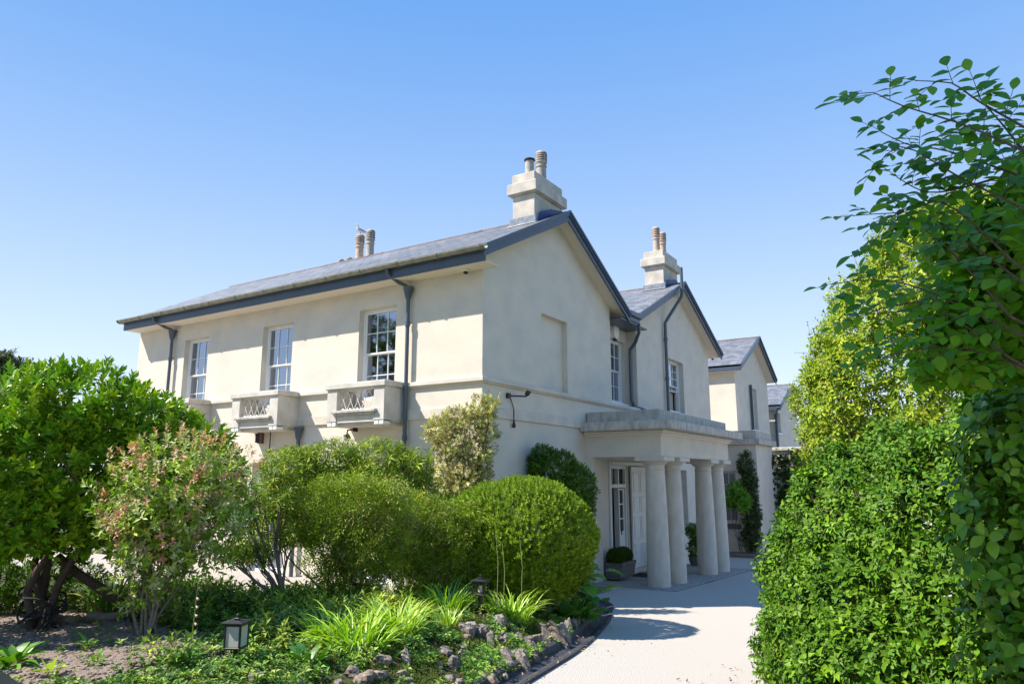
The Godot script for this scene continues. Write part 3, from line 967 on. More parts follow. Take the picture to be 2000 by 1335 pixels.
	louvre_pot(cc, Vector3(-15.20, 8.96, -15.62), 0.135, 1.0, M.pot_grey)
	for x in [-16.45, -16.08]:
		st = begin()
		lathe(st, [Vector2(0.09, 0), Vector2(0.085, 0.10), Vector2(0.07, 0.13), Vector2(0.07, 0.16), Vector2(0.10, 0.17), Vector2(0.09, 0.21), Vector2(0.0, 0.23)], 14, Vector3(x, 8.97, -15.62))
		obj("chimney_pot", st, M.pot_grey, cc)
	# --- string courses and bands
	for s in [[-19.10, -17.20], [-15.56, -14.02], [-12.38, -10.96], [-9.32, -7.42]]:
		st = begin()
		mbox(st, Vector3(s[0], 4.055, ZF - 0.01), Vector3(s[1], 4.135, ZF + 0.075), 0.008)
		mbox(st, Vector3(s[0], 4.025, ZF - 0.01), Vector3(s[1] - (0.03 if s[1] > -8 else 0.0), 4.057, ZF + 0.045), 0.004)
		obj("string_course", st, M.stucco_trim, H)
	st = begin()
	mbox(st, Vector3(XG - 0.01, 4.055, -18.25), Vector3(XG + 0.075, 4.135, ZF - 0.002), 0.008)
	mbox(st, Vector3(XG - 0.01, 4.025, -18.25), Vector3(XG + 0.045, 4.057, ZF - 0.002), 0.004)
	obj("string_course", st, M.stucco_trim, H)
	for s in [[-19.09, -17.17], [-15.6, -13.98], [-12.42, -10.92], [-9.36, -7.45]]:
		st = begin()
		mbox(st, Vector3(s[0], 3.40, ZF - 0.01), Vector3(s[1], 3.60, ZF + 0.04), 0.006)
		obj("wall_band", st, M.stucco_trim, H)
	st = begin()
	mbox(st, Vector3(XG - 0.01, 3.40, -14.68), Vector3(XG + 0.04, 3.60, ZF - 0.002), 0.006)
	obj("wall_band", st, M.stucco_trim, H)
	# --- windows
	for w in wins:
		sash_window(H, Vector3(w[0], 3.86, ZF - 0.13), X, S, w[1] - w[0], 1.94, 3, 2)
	for w in [[-17.0, -15.75], [-13.90, -12.70], [-10.8, -9.55]]:
		sash_window(H, Vector3(w[0], 0.22, ZF - 0.16), X, S, w[1] - w[0], 2.4, 3, 3)
	sash_window(H, Vector3(XG - 0.30 - 0.10, 4.24, -17.05), U, X, 1.07, 1.73, 3, 2)
	sash_window(H, Vector3(XG - 0.16, 4.26, -20.80), U, X, 1.32, 1.64, 3, 3, 0.62)
	sash_window(H, Vector3(XG - 0.20, 0.55, -20.95), U, X, 1.05, 1.95, 2, 3)
	st = begin()
	mbox(st, Vector3(XG - 0.42, 4.17, -18.2), Vector3(XG - 0.22, 4.24, -17.0), 0.01)
	mbox(st, Vector3(XG - 0.15, 4.19, -22.2), Vector3(XG + 0.05, 4.26, -20.75), 0.01)
	obj("sill", st, M.white_paint, H)
	for w in [[-17.17, -15.60], [-13.98, -12.42], [-10.92, -9.36]]: balcony(H, w[0], w[1])
	# --- pipes
	down_pipe(H, [Vector3(-9.49, 6.42, -10.235), Vector3(-9.47, 6.30, -10.26), Vector3(-9.39, 6.17, -10.5), Vector3(-9.31, 6.12, -10.64), Vector3(-9.27, 6.05, -10.67), Vector3(-9.27, 5.9, -10.67), Vector3(-9.27, 0.2, -10.67)], 0.04, Vector3(-9.27, 6.03, -10.665))
	down_pipe(H, [Vector3(-17.62, 6.42, -10.235), Vector3(-17.60, 6.30, -10.26), Vector3(-17.5, 6.17, -10.5), Vector3(-17.42, 6.12, -10.64), Vector3(-17.38, 6.05, -10.67), Vector3(-17.38, 5.9, -10.67), Vector3(-17.38, 0.2, -10.67)], 0.04, Vector3(-17.38, 6.03, -10.665))
	down_pipe(H, [Vector3(-7.14, 6.32, -17.62), Vector3(-7.2, 6.16, -17.78), Vector3(-7.42, 5.95, -18.05), Vector3(-7.62, 5.75, -18.12), Vector3(-7.62, 5.6, -18.12), Vector3(-7.62, 4.35, -18.12), Vector3(-7.58, 4.20, -18.2), Vector3(-7.40, 4.10, -18.5), Vector3(-7.36, 4.0, -18.6)], 0.05)
	down_pipe(H, [Vector3(-7.01, 8.75, -20.95), Vector3(-7.01, 7.95, -20.95), Vector3(-7.03, 7.80, -20.92), Vector3(-7.34, 7.05, -20.45), Vector3(-7.40, 6.9, -20.38), Vector3(-7.40, 6.7, -20.38), Vector3(-7.40, 3.70, -20.38)], 0.05)
	# lead hopper between the balconies
	down_pipe(H, [Vector3(-12.30, 3.30, ZF + 0.09), Vector3(-12.30, 3.1, ZF + 0.09), Vector3(-12.30, 0.2, ZF + 0.09)], 0.045, Vector3(-12.30, 3.30, ZF + 0.10))
	# --- porch
	st = begin()
	var zA := -14.97
	var zB := -20.16
	var xf := -5.64
	mbox(st, Vector3(xf - 0.55, 2.74, zB), Vector3(xf, 3.33, zA), 0.006)
	mbox(st, Vector3(XG - 0.01, 2.742, zA - 0.5), Vector3(xf - 0.549, 3.33, zA), 0.0)
	mbox(st, Vector3(XG - 0.01, 2.742, zB), Vector3(xf - 0.549, 3.33, zB + 0.5), 0.0)
	mbox(st, Vector3(XG - 0.01, 2.95, zB + 0.499), Vector3(xf - 0.549, 3.33, zA - 0.499), 0.0)
	mbox(st, Vector3(XG - 0.01, -0.05, zA - 0.46), Vector3(XG + 0.19, 2.745, zA - 0.004), 0.006)
	mbox(st, Vector3(XG - 0.01, -0.3, zB + 0.004), Vector3(XG + 0.19, 2.745, zB + 0.46), 0.006)
	var porch := obj("porch", st, M.stucco, H)
	st = begin()
	mbox(st, Vector3(XG, 3.255, zB - 0.10), Vector3(xf + 0.10, 3.325, zA + 0.10), 0.02)
	mbox(st, Vector3(XG, 3.205, zB - 0.05), Vector3(xf + 0.05, 3.258, zA + 0.05), 0.015)
	obj("moulding", st, M.soffit, porch)
	st = begin()
	mbox(st, Vector3(XG + 0.02, 3.322, zB - 0.30), Vector3(xf + 0.35, 3.515, zA + 0.30), 0.014)
	mbox(st, Vector3(XG + 0.02, 3.51, zB + 0.03), Vector3(xf - 0.02, 3.785, zA - 0.05), 0.014)
	obj("cornice", st, M.weathered, porch)
	for z in [-15.31, -16.36, -18.74, -19.83]:
		st = begin()
		var p := Vector3(-5.93, drive_h(z) + 0.01, z)
		var h := 2.742 - p.y
		lathe(st, [Vector2(0.250, 0), Vector2(0.249, h * 0.15), Vector2(0.243, h * 0.35), Vector2(0.231, h * 0.6), Vector2(0.213, h * 0.85), Vector2(0.207, h - 0.30), Vector2(0.219, h - 0.29), Vector2(0.219, h - 0.265), Vector2(0.207, h - 0.255), Vector2(0.209, h - 0.19), Vector2(0.232, h - 0.17), Vector2(0.30, h - 0.11), Vector2(0.318, h - 0.098)], 40, p, 0.9)
		mbox(st, p + Vector3(-0.345, h - 0.10, -0.345), p + Vector3(0.345, h - 0.001, 0.345), 0.012)
		obj("column", st, M.column, porch)
	# --- entrance: fanlight, inner glazed doors, outer leaf folded back against the wall
	st = begin()
	var xd := XG - 0.10
	for z in [-16.30, -16.86, -17.30]:
		mbox(st, Vector3(xd - 0.07, 0.02, z - 0.055), Vector3(xd + 0.07, 2.58, z), 0.006)
	mbox(st, Vector3(xd - 0.07, 2.50, -17.30), Vector3(xd + 0.068, 2.578, -16.355), 0.005)
	mbox(st, Vector3(xd - 0.07, 2.03, -17.30), Vector3(xd + 0.072, 2.12, -16.355), 0.006)
	mbox(st, Vector3(XG, 0.02, -16.30), Vector3(XG + 0.045, 2.68, -16.20), 0.008)
	mbox(st, Vector3(XG, 2.585, -18.55), Vector3(XG + 0.055, 2.68, -16.3005), 0.008)
	# short post above the missing leaf ends at the fanlight
	var door := obj("front_door", st, M.door_paint, H)
	for z in [[-16.80, -16.36], [-17.30, -16.915]]:
		st = begin()
		mbox(st, Vector3(xd - 0.012, 2.125, z[0]), Vector3(xd - 0.004, 2.495, z[1]), 0.0)
		obj("pane", st, M.dark_glass, door)
	# glazed leaf beside the opening
	st = begin()
	mbox(st, Vector3(xd - 0.03, 0.03, -17.30), Vector3(xd + 0.02, 0.92, -16.925), 0.006)
	for z in [[-17.30, -17.245], [-16.98, -16.925]]: mbox(st, Vector3(xd - 0.03, 0.92, z[0]), Vector3(xd + 0.02, 2.02, z[1]), 0.004)
	for y in [0.92, 1.24, 1.60, 1.965]: mbox(st, Vector3(xd - 0.025, y, -17.245), Vector3(xd + 0.015, y + 0.035, -16.98), 0.003)
	var leaf_in := obj("glazed_leaf", st, M.door_paint, door)
	st = begin()
	mbox(st, Vector3(xd - 0.012, 0.95, -17.245), Vector3(xd - 0.006, 1.97, -16.98), 0.0)
	obj("pane", st, M.dark_glass, door)
	st = begin()
	tube(st, [Vector3(xd + 0.02, 1.02, -16.95), Vector3(xd + 0.08, 1.02, -16.95), Vector3(xd + 0.085, 0.96, -16.95), Vector3(xd + 0.08, 0.88, -16.95)], [0.012, 0.014, 0.016, 0.012], 8)
	obj("handle", st, M.black, door)
	# open outer leaf
	st = begin()
	var xl := XG + 0.05
	mbox(st, Vector3(xl, 0.03, -18.46), Vector3(xl + 0.05, 2.56, -17.42), 0.006)
	for e in [[0.14, 0.62], [0.74, 1.30], [1.40, 1.80], [1.90, 2.42]]:
		for c in [-17.70, -18.18]:
			for k in 2:
				var ins := 0.045 * k
				var z0: float = c - 0.20 + ins
				var z1: float = c + 0.20 - ins
				if k == 0:
					for zz in [[z0, z0 + 0.03], [z1 - 0.03, z1]]: mbox(st, Vector3(xl + 0.048, e[0], zz[0]), Vector3(xl + 0.066, e[1], zz[1]), 0.006)
					for yy in [[e[0], e[0] + 0.03], [e[1] - 0.03, e[1]]]: mbox(st, Vector3(xl + 0.047, yy[0], z0 + 0.03), Vector3(xl + 0.0655, yy[1], z1 - 0.03), 0.006)
				else:
					mbox(st, Vector3(xl + 0.046, e[0] + 0.05, z0), Vector3(xl + 0.06, e[1] - 0.05, z1), 0.012)
	obj("door_leaf", st, M.door_paint, door)
	lay_slates(300)
	return H

# plain gabled block with its ridge along x
func wing(H: Node, x0: float, x1: float, z0: float, z1: float, base: float, eave: float, zr: float, ridge: float, over: float, win: Array) -> void:
	var U := Vector3(0, 0, -1)
	var st := begin()
	wall(st, Vector3(x1, 0, 0), U, Vector3.RIGHT, -z0, -z1, base, eave - 0.1, 0.3, [win])
	var s := (ridge - eave) / (z0 + over - zr)
	prism(st, [Vector2(z0, eave - 0.1), Vector2(z0, eave - 0.08 + s * over), Vector2(zr, ridge - 0.06), Vector2(z1, eave - 0.08 + s * over), Vector2(z1, eave - 0.1)], Vector3(x1, 0, 0), Vector3(0, 0, 1), Vector3.UP, Vector3(-0.3, 0, 0))
	wall(st, Vector3(0, 0, z0), Vector3.RIGHT, Vector3(0, 0, 1), x0, x1 - 0.3, base, eave - 0.1, 0.3)
	wall(st, Vector3(0, 0, z1), Vector3.LEFT, Vector3(0, 0, -1), -x1 + 0.3, -x0, base, eave - 0.1, 0.3)
	obj("wall", st, M.stucco, H)
	var r := gable_roof(H, x0, x1 + 0.34, z0 + over, z1 - over, eave, zr, ridge)
	barge(H, x1 + 0.342, z0 + over + 0.01, z1 - over - 0.01, eave + 0.03, zr, ridge + 0.03, 0.2)
	st = begin()
	mbox(st, Vector3(x0, eave - 0.24, z0 + over - 0.03), Vector3(x1 + 0.34, eave, z0 + over), 0.004)
	obj("fascia", st, M.fascia, H)
	st = begin()
	mbox(st, Vector3(x0, eave - 0.24, z0 - 0.02), Vector3(x1 + 0.33, eave - 0.22, z0 + over - 0.032), 0.0)
	obj("soffit", st, M.soffit, H)
	sash_window(H, Vector3(x1 - 0.15, win[2], -win[0]), U, Vector3.RIGHT, win[1] - win[0], win[3] - win[2], 3, 2)
	st = begin()
	mbox(st, Vector3(x1 - 0.1, win[2] - 0.07, -win[1] - 0.05), Vector3(x1 + 0.05, win[2], -win[0] + 0.05), 0.01)
	obj("sill", st, M.white_paint, H)

func build_wings() -> void:
	var H := wthing("rear_wing", "middle cream wing with slate gable and blue shutter behind the porch", "house", Vector3(-10.4, -0.5, -31.0))
	wing(H, -16.5, XG, -28.29, -33.75, -1.0, 6.64, -31.15, 8.22, 0.26, [30.50, 31.65, 4.26, 6.02])
	var st := begin()
	# louvred shutter standing open left of its window
	mbox(st, Vector3(XG + 0.02, 4.22, -30.46), Vector3(XG + 0.13, 6.1, -30.40), 0.006)
	for k in 22: mbox(st, Vector3(XG + 0.04, 4.30 + k * 0.08, -30.48), Vector3(XG + 0.12, 4.34 + k * 0.08, -30.38), 0.004)
	obj("shutter", st, M.pipe, H)
	# ground floor bay with its parapet
	st = begin()
	var U := Vector3(0, 0, -1)
	wall(st, Vector3(0, 0, -26.0), Vector3.RIGHT, Vector3(0, 0, 1), -9.0, -6.29, -0.9, 3.42, 0.3, [[-7.90, -7.05, 0.66, 2.5]])
	wall(st, Vector3(-6.29, 0, 0), U, Vector3.RIGHT, 26.3, 28.24, -0.9, 3.42, 0.3)
	wall(st, Vector3(0, 0, -28.24), Vector3.LEFT, Vector3(0, 0, -1), 6.29 + 0.3, 7.5, -0.9, 3.42, 0.3)
	obj("wall", st, M.stucco, H)
	st = begin()
	mbox(st, Vector3(-9.0, 3.42, -28.5), Vector3(-6.12, 3.62, -25.83), 0.014)
	mbox(st, Vector3(-9.0, 3.615, -28.3), Vector3(-6.25, 3.92, -25.96), 0.014)
	obj("parapet", st, M.weathered, H)
	sash_window(H, Vector3(-7.90, 0.66, -26.16), Vector3.RIGHT, Vector3(0, 0, 1), 0.85, 1.84, 3, 2)
	st = begin()
	mbox(st, Vector3(-7.98, 0.50, -26.1), Vector3(-6.97, 0.66, -25.92), 0.012)
	obj("sill", st, M.trough, H)
	lay_slates(0)
	var D := wthing("far_wing", "low farthest cream wing with slate gable and grey fall pipe", "house", Vector3(-10.4, -0.5, -38.0))
	wing(D, -15.0, XG, -35.0, -40.2, -1.2, 5.62, -37.6, 6.86, 0.25, [35.35, 36.1, 4.35, 5.30])
	down_pipe(D, [Vector3(XG + 0.2, 5.5, -34.72), Vector3(XG + 0.1, 5.3, -34.86), Vector3(XG + 0.06, 5.1, -34.92), Vector3(XG + 0.06, 2.0, -34.92)], 0.06, Vector3(XG + 0.06, 5.2, -34.9))
	lay_slates(0)
	var E := wthing("outbuilding", "low pale outbuilding with grey roof at the far end of the drive", "building", Vector3(-8.0, -0.5, -56.0))
	wing(E, -16.0, -6.0, -52.0, -60.0, -1.2, 4.6, -56.0, 6.2, 0.3, [54.0, 55.0, 2.0, 3.4])
	lay_slates(0)
	# flat capped garden wall that carries the ivy
	var W := wthing("garden_wall", "rendered garden wall with stone coping beyond the ground floor bay", "wall", Vector3(-5.0, -0.5, -29.0))
	st = begin()
	mbox(st, Vector3(-6.35, -1.0, -29.4), Vector3(2.0, 3.28, -29.05), 0.01)
	obj("wall", st, M.stucco, W)
	st = begin()
	mbox(st, Vector3(-6.4, 3.28, -29.5), Vector3(2.05, 3.42, -28.95), 0.02)
	obj("coping", st, M.weathered, W)

# ---------------------------------------------------------------- ground
func sheet(st: SurfaceTool, xs: Array, zs: Array, hgt: Callable) -> void:
	var P := {}
	for i in xs.size():
		for j in zs.size():
			P[Vector2i(i, j)] = hgt.call(xs[i], zs[j])
	var nrm := func(i, j) -> Vector3:
		var a: Vector3 = P[Vector2i(mini(i + 1, xs.size() - 1), j)] - P[Vector2i(maxi(i - 1, 0), j)]
		var b: Vector3 = P[Vector2i(i, mini(j + 1, zs.size() - 1))] - P[Vector2i(i, maxi(j - 1, 0))]
		var n := a.cross(b).normalized()
		return n if n.y > 0 else -n
	var N := {}
	for k in P: N[k] = nrm.call(k.x, k.y)
	for i in xs.size() - 1:
		for j in zs.size() - 1:
			var a := Vector2i(i, j)
			var b := Vector2i(i + 1, j)
			var c := Vector2i(i + 1, j + 1)
			var d := Vector2i(i, j + 1)
			tris(st, P[a], P[b], P[c], N[a], N[b], N[c])
			tris(st, P[a], P[c], P[d], N[a], N[c], N[d])

func span(a: float, b: float, step: float) -> Array:
	var out := []
	var n := int(ceil(absf(b - a) / step))
	for i in n + 1: out.append(lerpf(a, b, float(i) / n))
	return out

func build_ground() -> void:
	var st := begin()
	quad(st, Vector3(-900, -1.3, -900), Vector3(900, -1.3, -900), Vector3(900, -1.3, 900), Vector3(-900, -1.3, 900), Vector3.UP)
	struct("ground", st, M.grass, "grassy ground far around the house")
	st = begin()
	sheet(st, span(-30, 7, 1.0), span(14, -64, 0.6), func(x, z): return Vector3(x, drive_h(z) - 0.0, z))
	struct("drive", st, M.drive, "pale gravel drive curving up to the columned porch")
	# planted bed with its bank; rows follow the kerb
	st = begin()
	var ss := span(0, 1.3, 0.09) + span(1.45, 5.0, 0.2) + span(5.4, 16, 0.8)
	sheet(st, ss, span(-12.42, -2.2, 0.1), func(s, z): return Vector3(kerb_x(z) - s, land(kerb_x(z) - s - 0.001, z) + (0.0 if s > 0 else -0.05), z))
	var bed := struct("garden_bed", st, M.bank, "sloping planted bed with mossy bank beside the drive")
	# bare soil laid over the near part of the bed
	st = begin()
	sheet(st, span(-12.0, -5.6, 0.12), span(-5.2, -2.25, 0.1), func(x, z): return Vector3(x, land(x, z) + 0.012 - 0.05 * sst(0.0, 1.0, (x + 6.1) / 0.5 + bump.get_noise_2d(x * 150, z * 150) * 0.6) - 0.05 * sst(0, 1, (-z - 4.5) / 0.6), z))
	struct("bare_soil", st, M.soil, "dry bare soil under the trees at the near end of the bed")
	st = begin()
	sheet(st, span(-24, -8.35, 0.5), span(-10.9, -7.9, 0.25), func(x, z): return Vector3(x, 0.2 + 0.035, z))
	struct("terrace", st, M.terrace, "pale sunlit terrace along the foot of the long facade")
	st = begin()
	mbox(st, Vector3(-7.6, -0.2, -14.1), Vector3(-6.5, 0.06, -12.3), 0.03)
	struct("planting_strip", st, M.soil, "narrow planting strip at the foot of the gable wall")
	st = begin()
	mbox(st, Vector3(-9.0, -0.6, -26.0), Vector3(-6.2, -0.28, -25.4), 0.03)
	struct("planting_strip", st, M.soil, "dark planting strip under the bay window")
	st = begin()
	sheet(st, span(-1.75, 7.0, 0.4), span(-2.0, -15.0, 0.4), func(x, z): return Vector3(x + (0.5 * sst(-6, -3, z)) * (1.0 if x < 0 else 0.0), drive_h(z) + 0.02, z))
	struct("hedge_bed", st, M.bank, "dark earth under the hedges right of the drive")
	# kerb: a dished dark channel along the foot of the bank
	var ko := [Vector2(-7.2, -12.95), Vector2(-6.2, -12.78), Vector2(-5.72, -12.42), Vector2(-5.42, -11.75), Vector2(-5.07, -10.92), Vector2(-4.55, -9.33), Vector2(-4.19, -8.08), Vector2(-3.97, -7.17), Vector2(-3.78, -6.37), Vector2(-3.5, -5.2), Vector2(-3.25, -3.6), Vector2(-3.1, -1.8)]
	var ki := [Vector2(-7.2, -12.5), Vector2(-6.25, -12.4), Vector2(-5.98, -12.15), Vector2(-5.66, -11.55), Vector2(-5.36, -10.75), Vector2(-4.84, -9.2), Vector2(-4.46, -7.95), Vector2(-4.24, -7.05), Vector2(-4.06, -6.3), Vector2(-3.78, -5.15), Vector2(-3.52, -3.6), Vector2(-3.38, -1.8)]
	st = begin()
	var prev := []
	for i in ko.size() - 1:
		for k in 8:
			var t := k / 8.0
			var a: Vector2 = ko[i].cubic_interpolate(ko[i + 1], ko[maxi(i - 1, 0)], ko[mini(i + 2, ko.size() - 1)], t)
			var b: Vector2 = ki[i].cubic_interpolate(ki[i + 1], ki[maxi(i - 1, 0)], ki[mini(i + 2, ki.size() - 1)], t)
			var row := []
			for e in [[0.0, -0.05], [0.0, 0.03], [0.12, 0.035], [0.4, 0.005], [0.75, 0.035], [0.85, 0.10], [1.0, 0.12], [1.0, -0.1]]:
				var p: Vector2 = a.lerp(b, e[0])
				row.append(Vector3(p.x, drive_h(p.y) + e[1], p.y))
			if prev:
				for j in row.size() - 1:
					var up := Vector3.UP if j > 0 else Vector3(1, 0.2, 0)
					quad(st, prev[j], prev[j + 1], row[j + 1], row[j], up if j < 6 else Vector3.LEFT)
			prev = row
	struct("kerb", st, M.kerb, "dark dished kerb curving along the foot of the bank")
	# porch floor of separate slabs
	st = begin()
	sheet(st, span(-7.5, -5.35, 0.5), span(-14.75, -20.6, 0.5), func(x, z): return Vector3(x, drive_h(z) + 0.004, z))
	var floor_ := struct("porch_floor", st, M.kerb, "paved floor of the entrance porch")
	var z := -14.78
	var slab := []
	while z > -20.5:
		var d := rng.randf_range(0.55, 0.85)
		var x := -7.48
		while x < -5.45:
			var w := minf(rng.randf_range(0.6, 1.0), -5.36 - x)
			if w < 0.15: break
			st = begin()
			var yy := drive_h(z - d * 0.5)
			cbox(st, Vector3(x + w * 0.5, yy + 0.004 + rng.randf_range(0, 0.003), z - d * 0.5), Vector3(w * 0.5 - 0.006, 0.012, d * 0.5 - 0.006), 0.004)
			obj("paving_slab", st, M.paving, floor_)
			x += w
		z -= d
	# stones of the bank
	var list := [[-4.93,-7.45,0.26,0.22,0], [-4.69,-7.51,0.13,0.14,20], [-4.59,-6.79,0.13,0.22,15], [-4.68,-7.08,0.18,0.10,30], [-4.27,-6.62,0.16,0.26,25], [-4.10,-6.65,0.14,0.28,20], [-4.40,-7.31,0.16,0.21,0], [-4.18,-7.05,0.09,0.12,15], [-4.24,-7.30,0.08,0.08,0], [-4.57,-8.00,0.16,0.40,25], [-4.55,-8.22,0.20,0.50,27], [-4.62,-8.52,0.17,0.40,20], [-4.83,-9.02,0.14,0.34,8], [-4.88,-9.27,0.12,0.28,0], [-5.0,-9.60,0.12,0.24,0], [-5.1,-9.95,0.14,0.2,5], [-3.85,-5.72,0.12,0.13,20], [-3.93,-6.05,0.07,0.06,0], [-4.41,-5.17,0.10,0.22,5], [-4.27,-5.70,0.17,0.14,0], [-4.29,-5.50,0.07,0.09,0], [-4.30,-4.68,0.22,0.09,0], [-4.42,-4.52,0.15,0.12,0], [-4.34,-4.29,0.12,0.08,0], [-3.97,-5.38,0.13,0.10,0], [-4.82,-6.75,0.15,0.08,0], [-4.86,-3.93,0.15,0.11,0], [-4.29,-6.19,0.06,0.06,0], [-4.03,-5.85,0.06,0.07,0], [-4.26,-4.93,0.15,0.07,10], [-4.75, -5.6, 0.14, 0.09, 5], [-4.5, -4.0, 0.16, 0.1, 0], [-4.15, -4.9, 0.1, 0.08, 0], [-4.4, -6.0, 0.12, 0.12, 10], [-4.75, -8.75, 0.1, 0.3, 15], [-5.25, -10.2, 0.12, 0.2, 5]]
	for e in list:
		var q := on_land(e[0], e[1])
		var stone := rock(Vector3(e[2] * 0.36, e[3] * 0.46, e[2] * 0.30))
		var o := put("stone", stone, M.stones[rng.randi() % 3], bed)
		o.transform = Transform3D(Basis(Vector3(0.84, 0, -0.54).normalized(), -0.35) * Basis(Vector3(0.54, 0, 0.84).normalized(), deg_to_rad(e[4]) * 1.0) * Basis(Vector3.UP, rng.randf_range(-0.4, 0.4) + 0.5), q + Vector3(0.03, e[3] * 0.09, 0.02))
	for k in 46:
		var zz := rng.randf_range(-10.6, -3.9)
		var x := kerb_x(zz) - rng.randf_range(0.05, 0.75)
		var s := rng.randf_range(0.035, 0.085)
		var o := put("stone", rock(Vector3(s * rng.randf_range(0.8, 1.6), s * rng.randf_range(0.6, 1.2), s)), M.stones[rng.randi() % 3], bed)
		o.transform = Transform3D(Basis(Vector3.UP, rng.randf() * TAU) * Basis(Vector3.RIGHT, rng.randf_range(-0.5, 0.5)), on_land(x, zz) + Vector3(0, s * 0.1, 0))

# an irregular stone with flat facets
func rock(h: Vector3) -> ArrayMesh:
	var st := begin()
	var off := Vector3(rng.randf_range(0, 900), rng.randf_range(0, 900), rng.randf_range(0, 900))
	var nu := 12
	var nv := 8
	var P := []
	for j in nv + 1:
		var row := []
		for i in nu:
			var a := TAU * i / nu
			var b := PI * j / nv - PI * 0.5
			var d := Vector3(cos(a) * cos(b), sin(b), sin(a) * cos(b))
			var e := d / pow(pow(absf(d.x), 4.0) + pow(absf(d.y), 4.0) + pow(absf(d.z), 4.0), 0.25)
			e = d.lerp(e, 0.75)
			row.append(e * h * (1.0 + 0.5 * bump.get_noise_3dv(d * 60.0 + off) + 0.3 * bump.get_noise_3dv(d * 200.0 + off)))
		P.append(row)
	for j in nv:
		for i in nu:
			var k := (i + 1) % nu
			quad(st, P[j][i], P[j][k], P[j + 1][k], P[j + 1][i], (P[j][i] + P[j + 1][k]))
	return st.commit()

# ---------------------------------------------------------------- plants
func c(r: float, g: float, b: float) -> Color: return Color(r, g, b)

func strap_clump(label: String, at: Vector3, n: int, length: float, width: float, pal: Array, lean := 0.5, spread := 0.16, group := "", called := "strappy_plant") -> Node3D:
	var t := thing(called, label, "plant", at, 0.0, group)
	var variants := []
	for k in 6:
		var row := []
		for j in pal.size():
			row.append(0)
		variants.append(strap(length * rng.randf_range(0.7, 1.15), width * rng.randf_range(0.8, 1.2), rng.randf_range(0.05, lean), rng.randf_range(0.7, 2.0)))
	for k in n:
		var m: StandardMaterial3D = pal[rng.randi() % pal.size()]
		var o := put("leaf", variants[rng.randi() % 6], m, t)
		var a := rng.randf() * TAU
		var r := sqrt(rng.randf()) * spread
		var b := a + rng.randf_range(-0.7, 0.7)
		o.transform = Transform3D(Basis(Vector3.UP, -b).scaled(Vector3.ONE * rng.randf_range(0.75, 1.1)), Vector3(cos(a) * r, -0.02, sin(a) * r))
	return t

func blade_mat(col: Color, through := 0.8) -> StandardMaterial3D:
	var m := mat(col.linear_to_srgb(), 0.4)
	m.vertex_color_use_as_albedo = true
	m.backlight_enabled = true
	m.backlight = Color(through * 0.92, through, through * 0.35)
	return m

func broad_plant(label: String, at: Vector3, n: int, L: float, W: float, pal: Array, called := "broadleaf_plant", spread := 0.12, high := 1.2) -> Node3D:
	var t := thing(called, label, "plant", at)
	var variants := []
	for k in 4:
		var st := begin()
		leaf(st, Vector3.ZERO, Vector3(1, 0, 0), Vector3.UP, L * rng.randf_range(0.8, 1.1), W * rng.randf_range(0.85, 1.15), 0.18, rng.randf_range(0.15, 0.5), Color.WHITE, true)
		variants.append(st.commit())
	for k in n:
		var o := put("leaf", variants[rng.randi() % 4], pal[rng.randi() % pal.size()], t)
		var a := k * 2.39996 + rng.randf_range(-0.3, 0.3)
		var el := lerpf(high, 0.15, float(k) / n) + rng.randf_range(-0.15, 0.15)
		var r := sqrt(rng.randf()) * spread
		o.transform = Transform3D((Basis(Vector3.UP, -a) * Basis(Vector3(0, 0, 1), el) * Basis(Vector3.RIGHT, rng.randf_range(-0.4, 0.4))).scaled(Vector3.ONE * rng.randf_range(0.7, 1.1)), Vector3(cos(a) * r, 0.01 + rng.randf_range(0, 0.06), sin(a) * r))
	return t

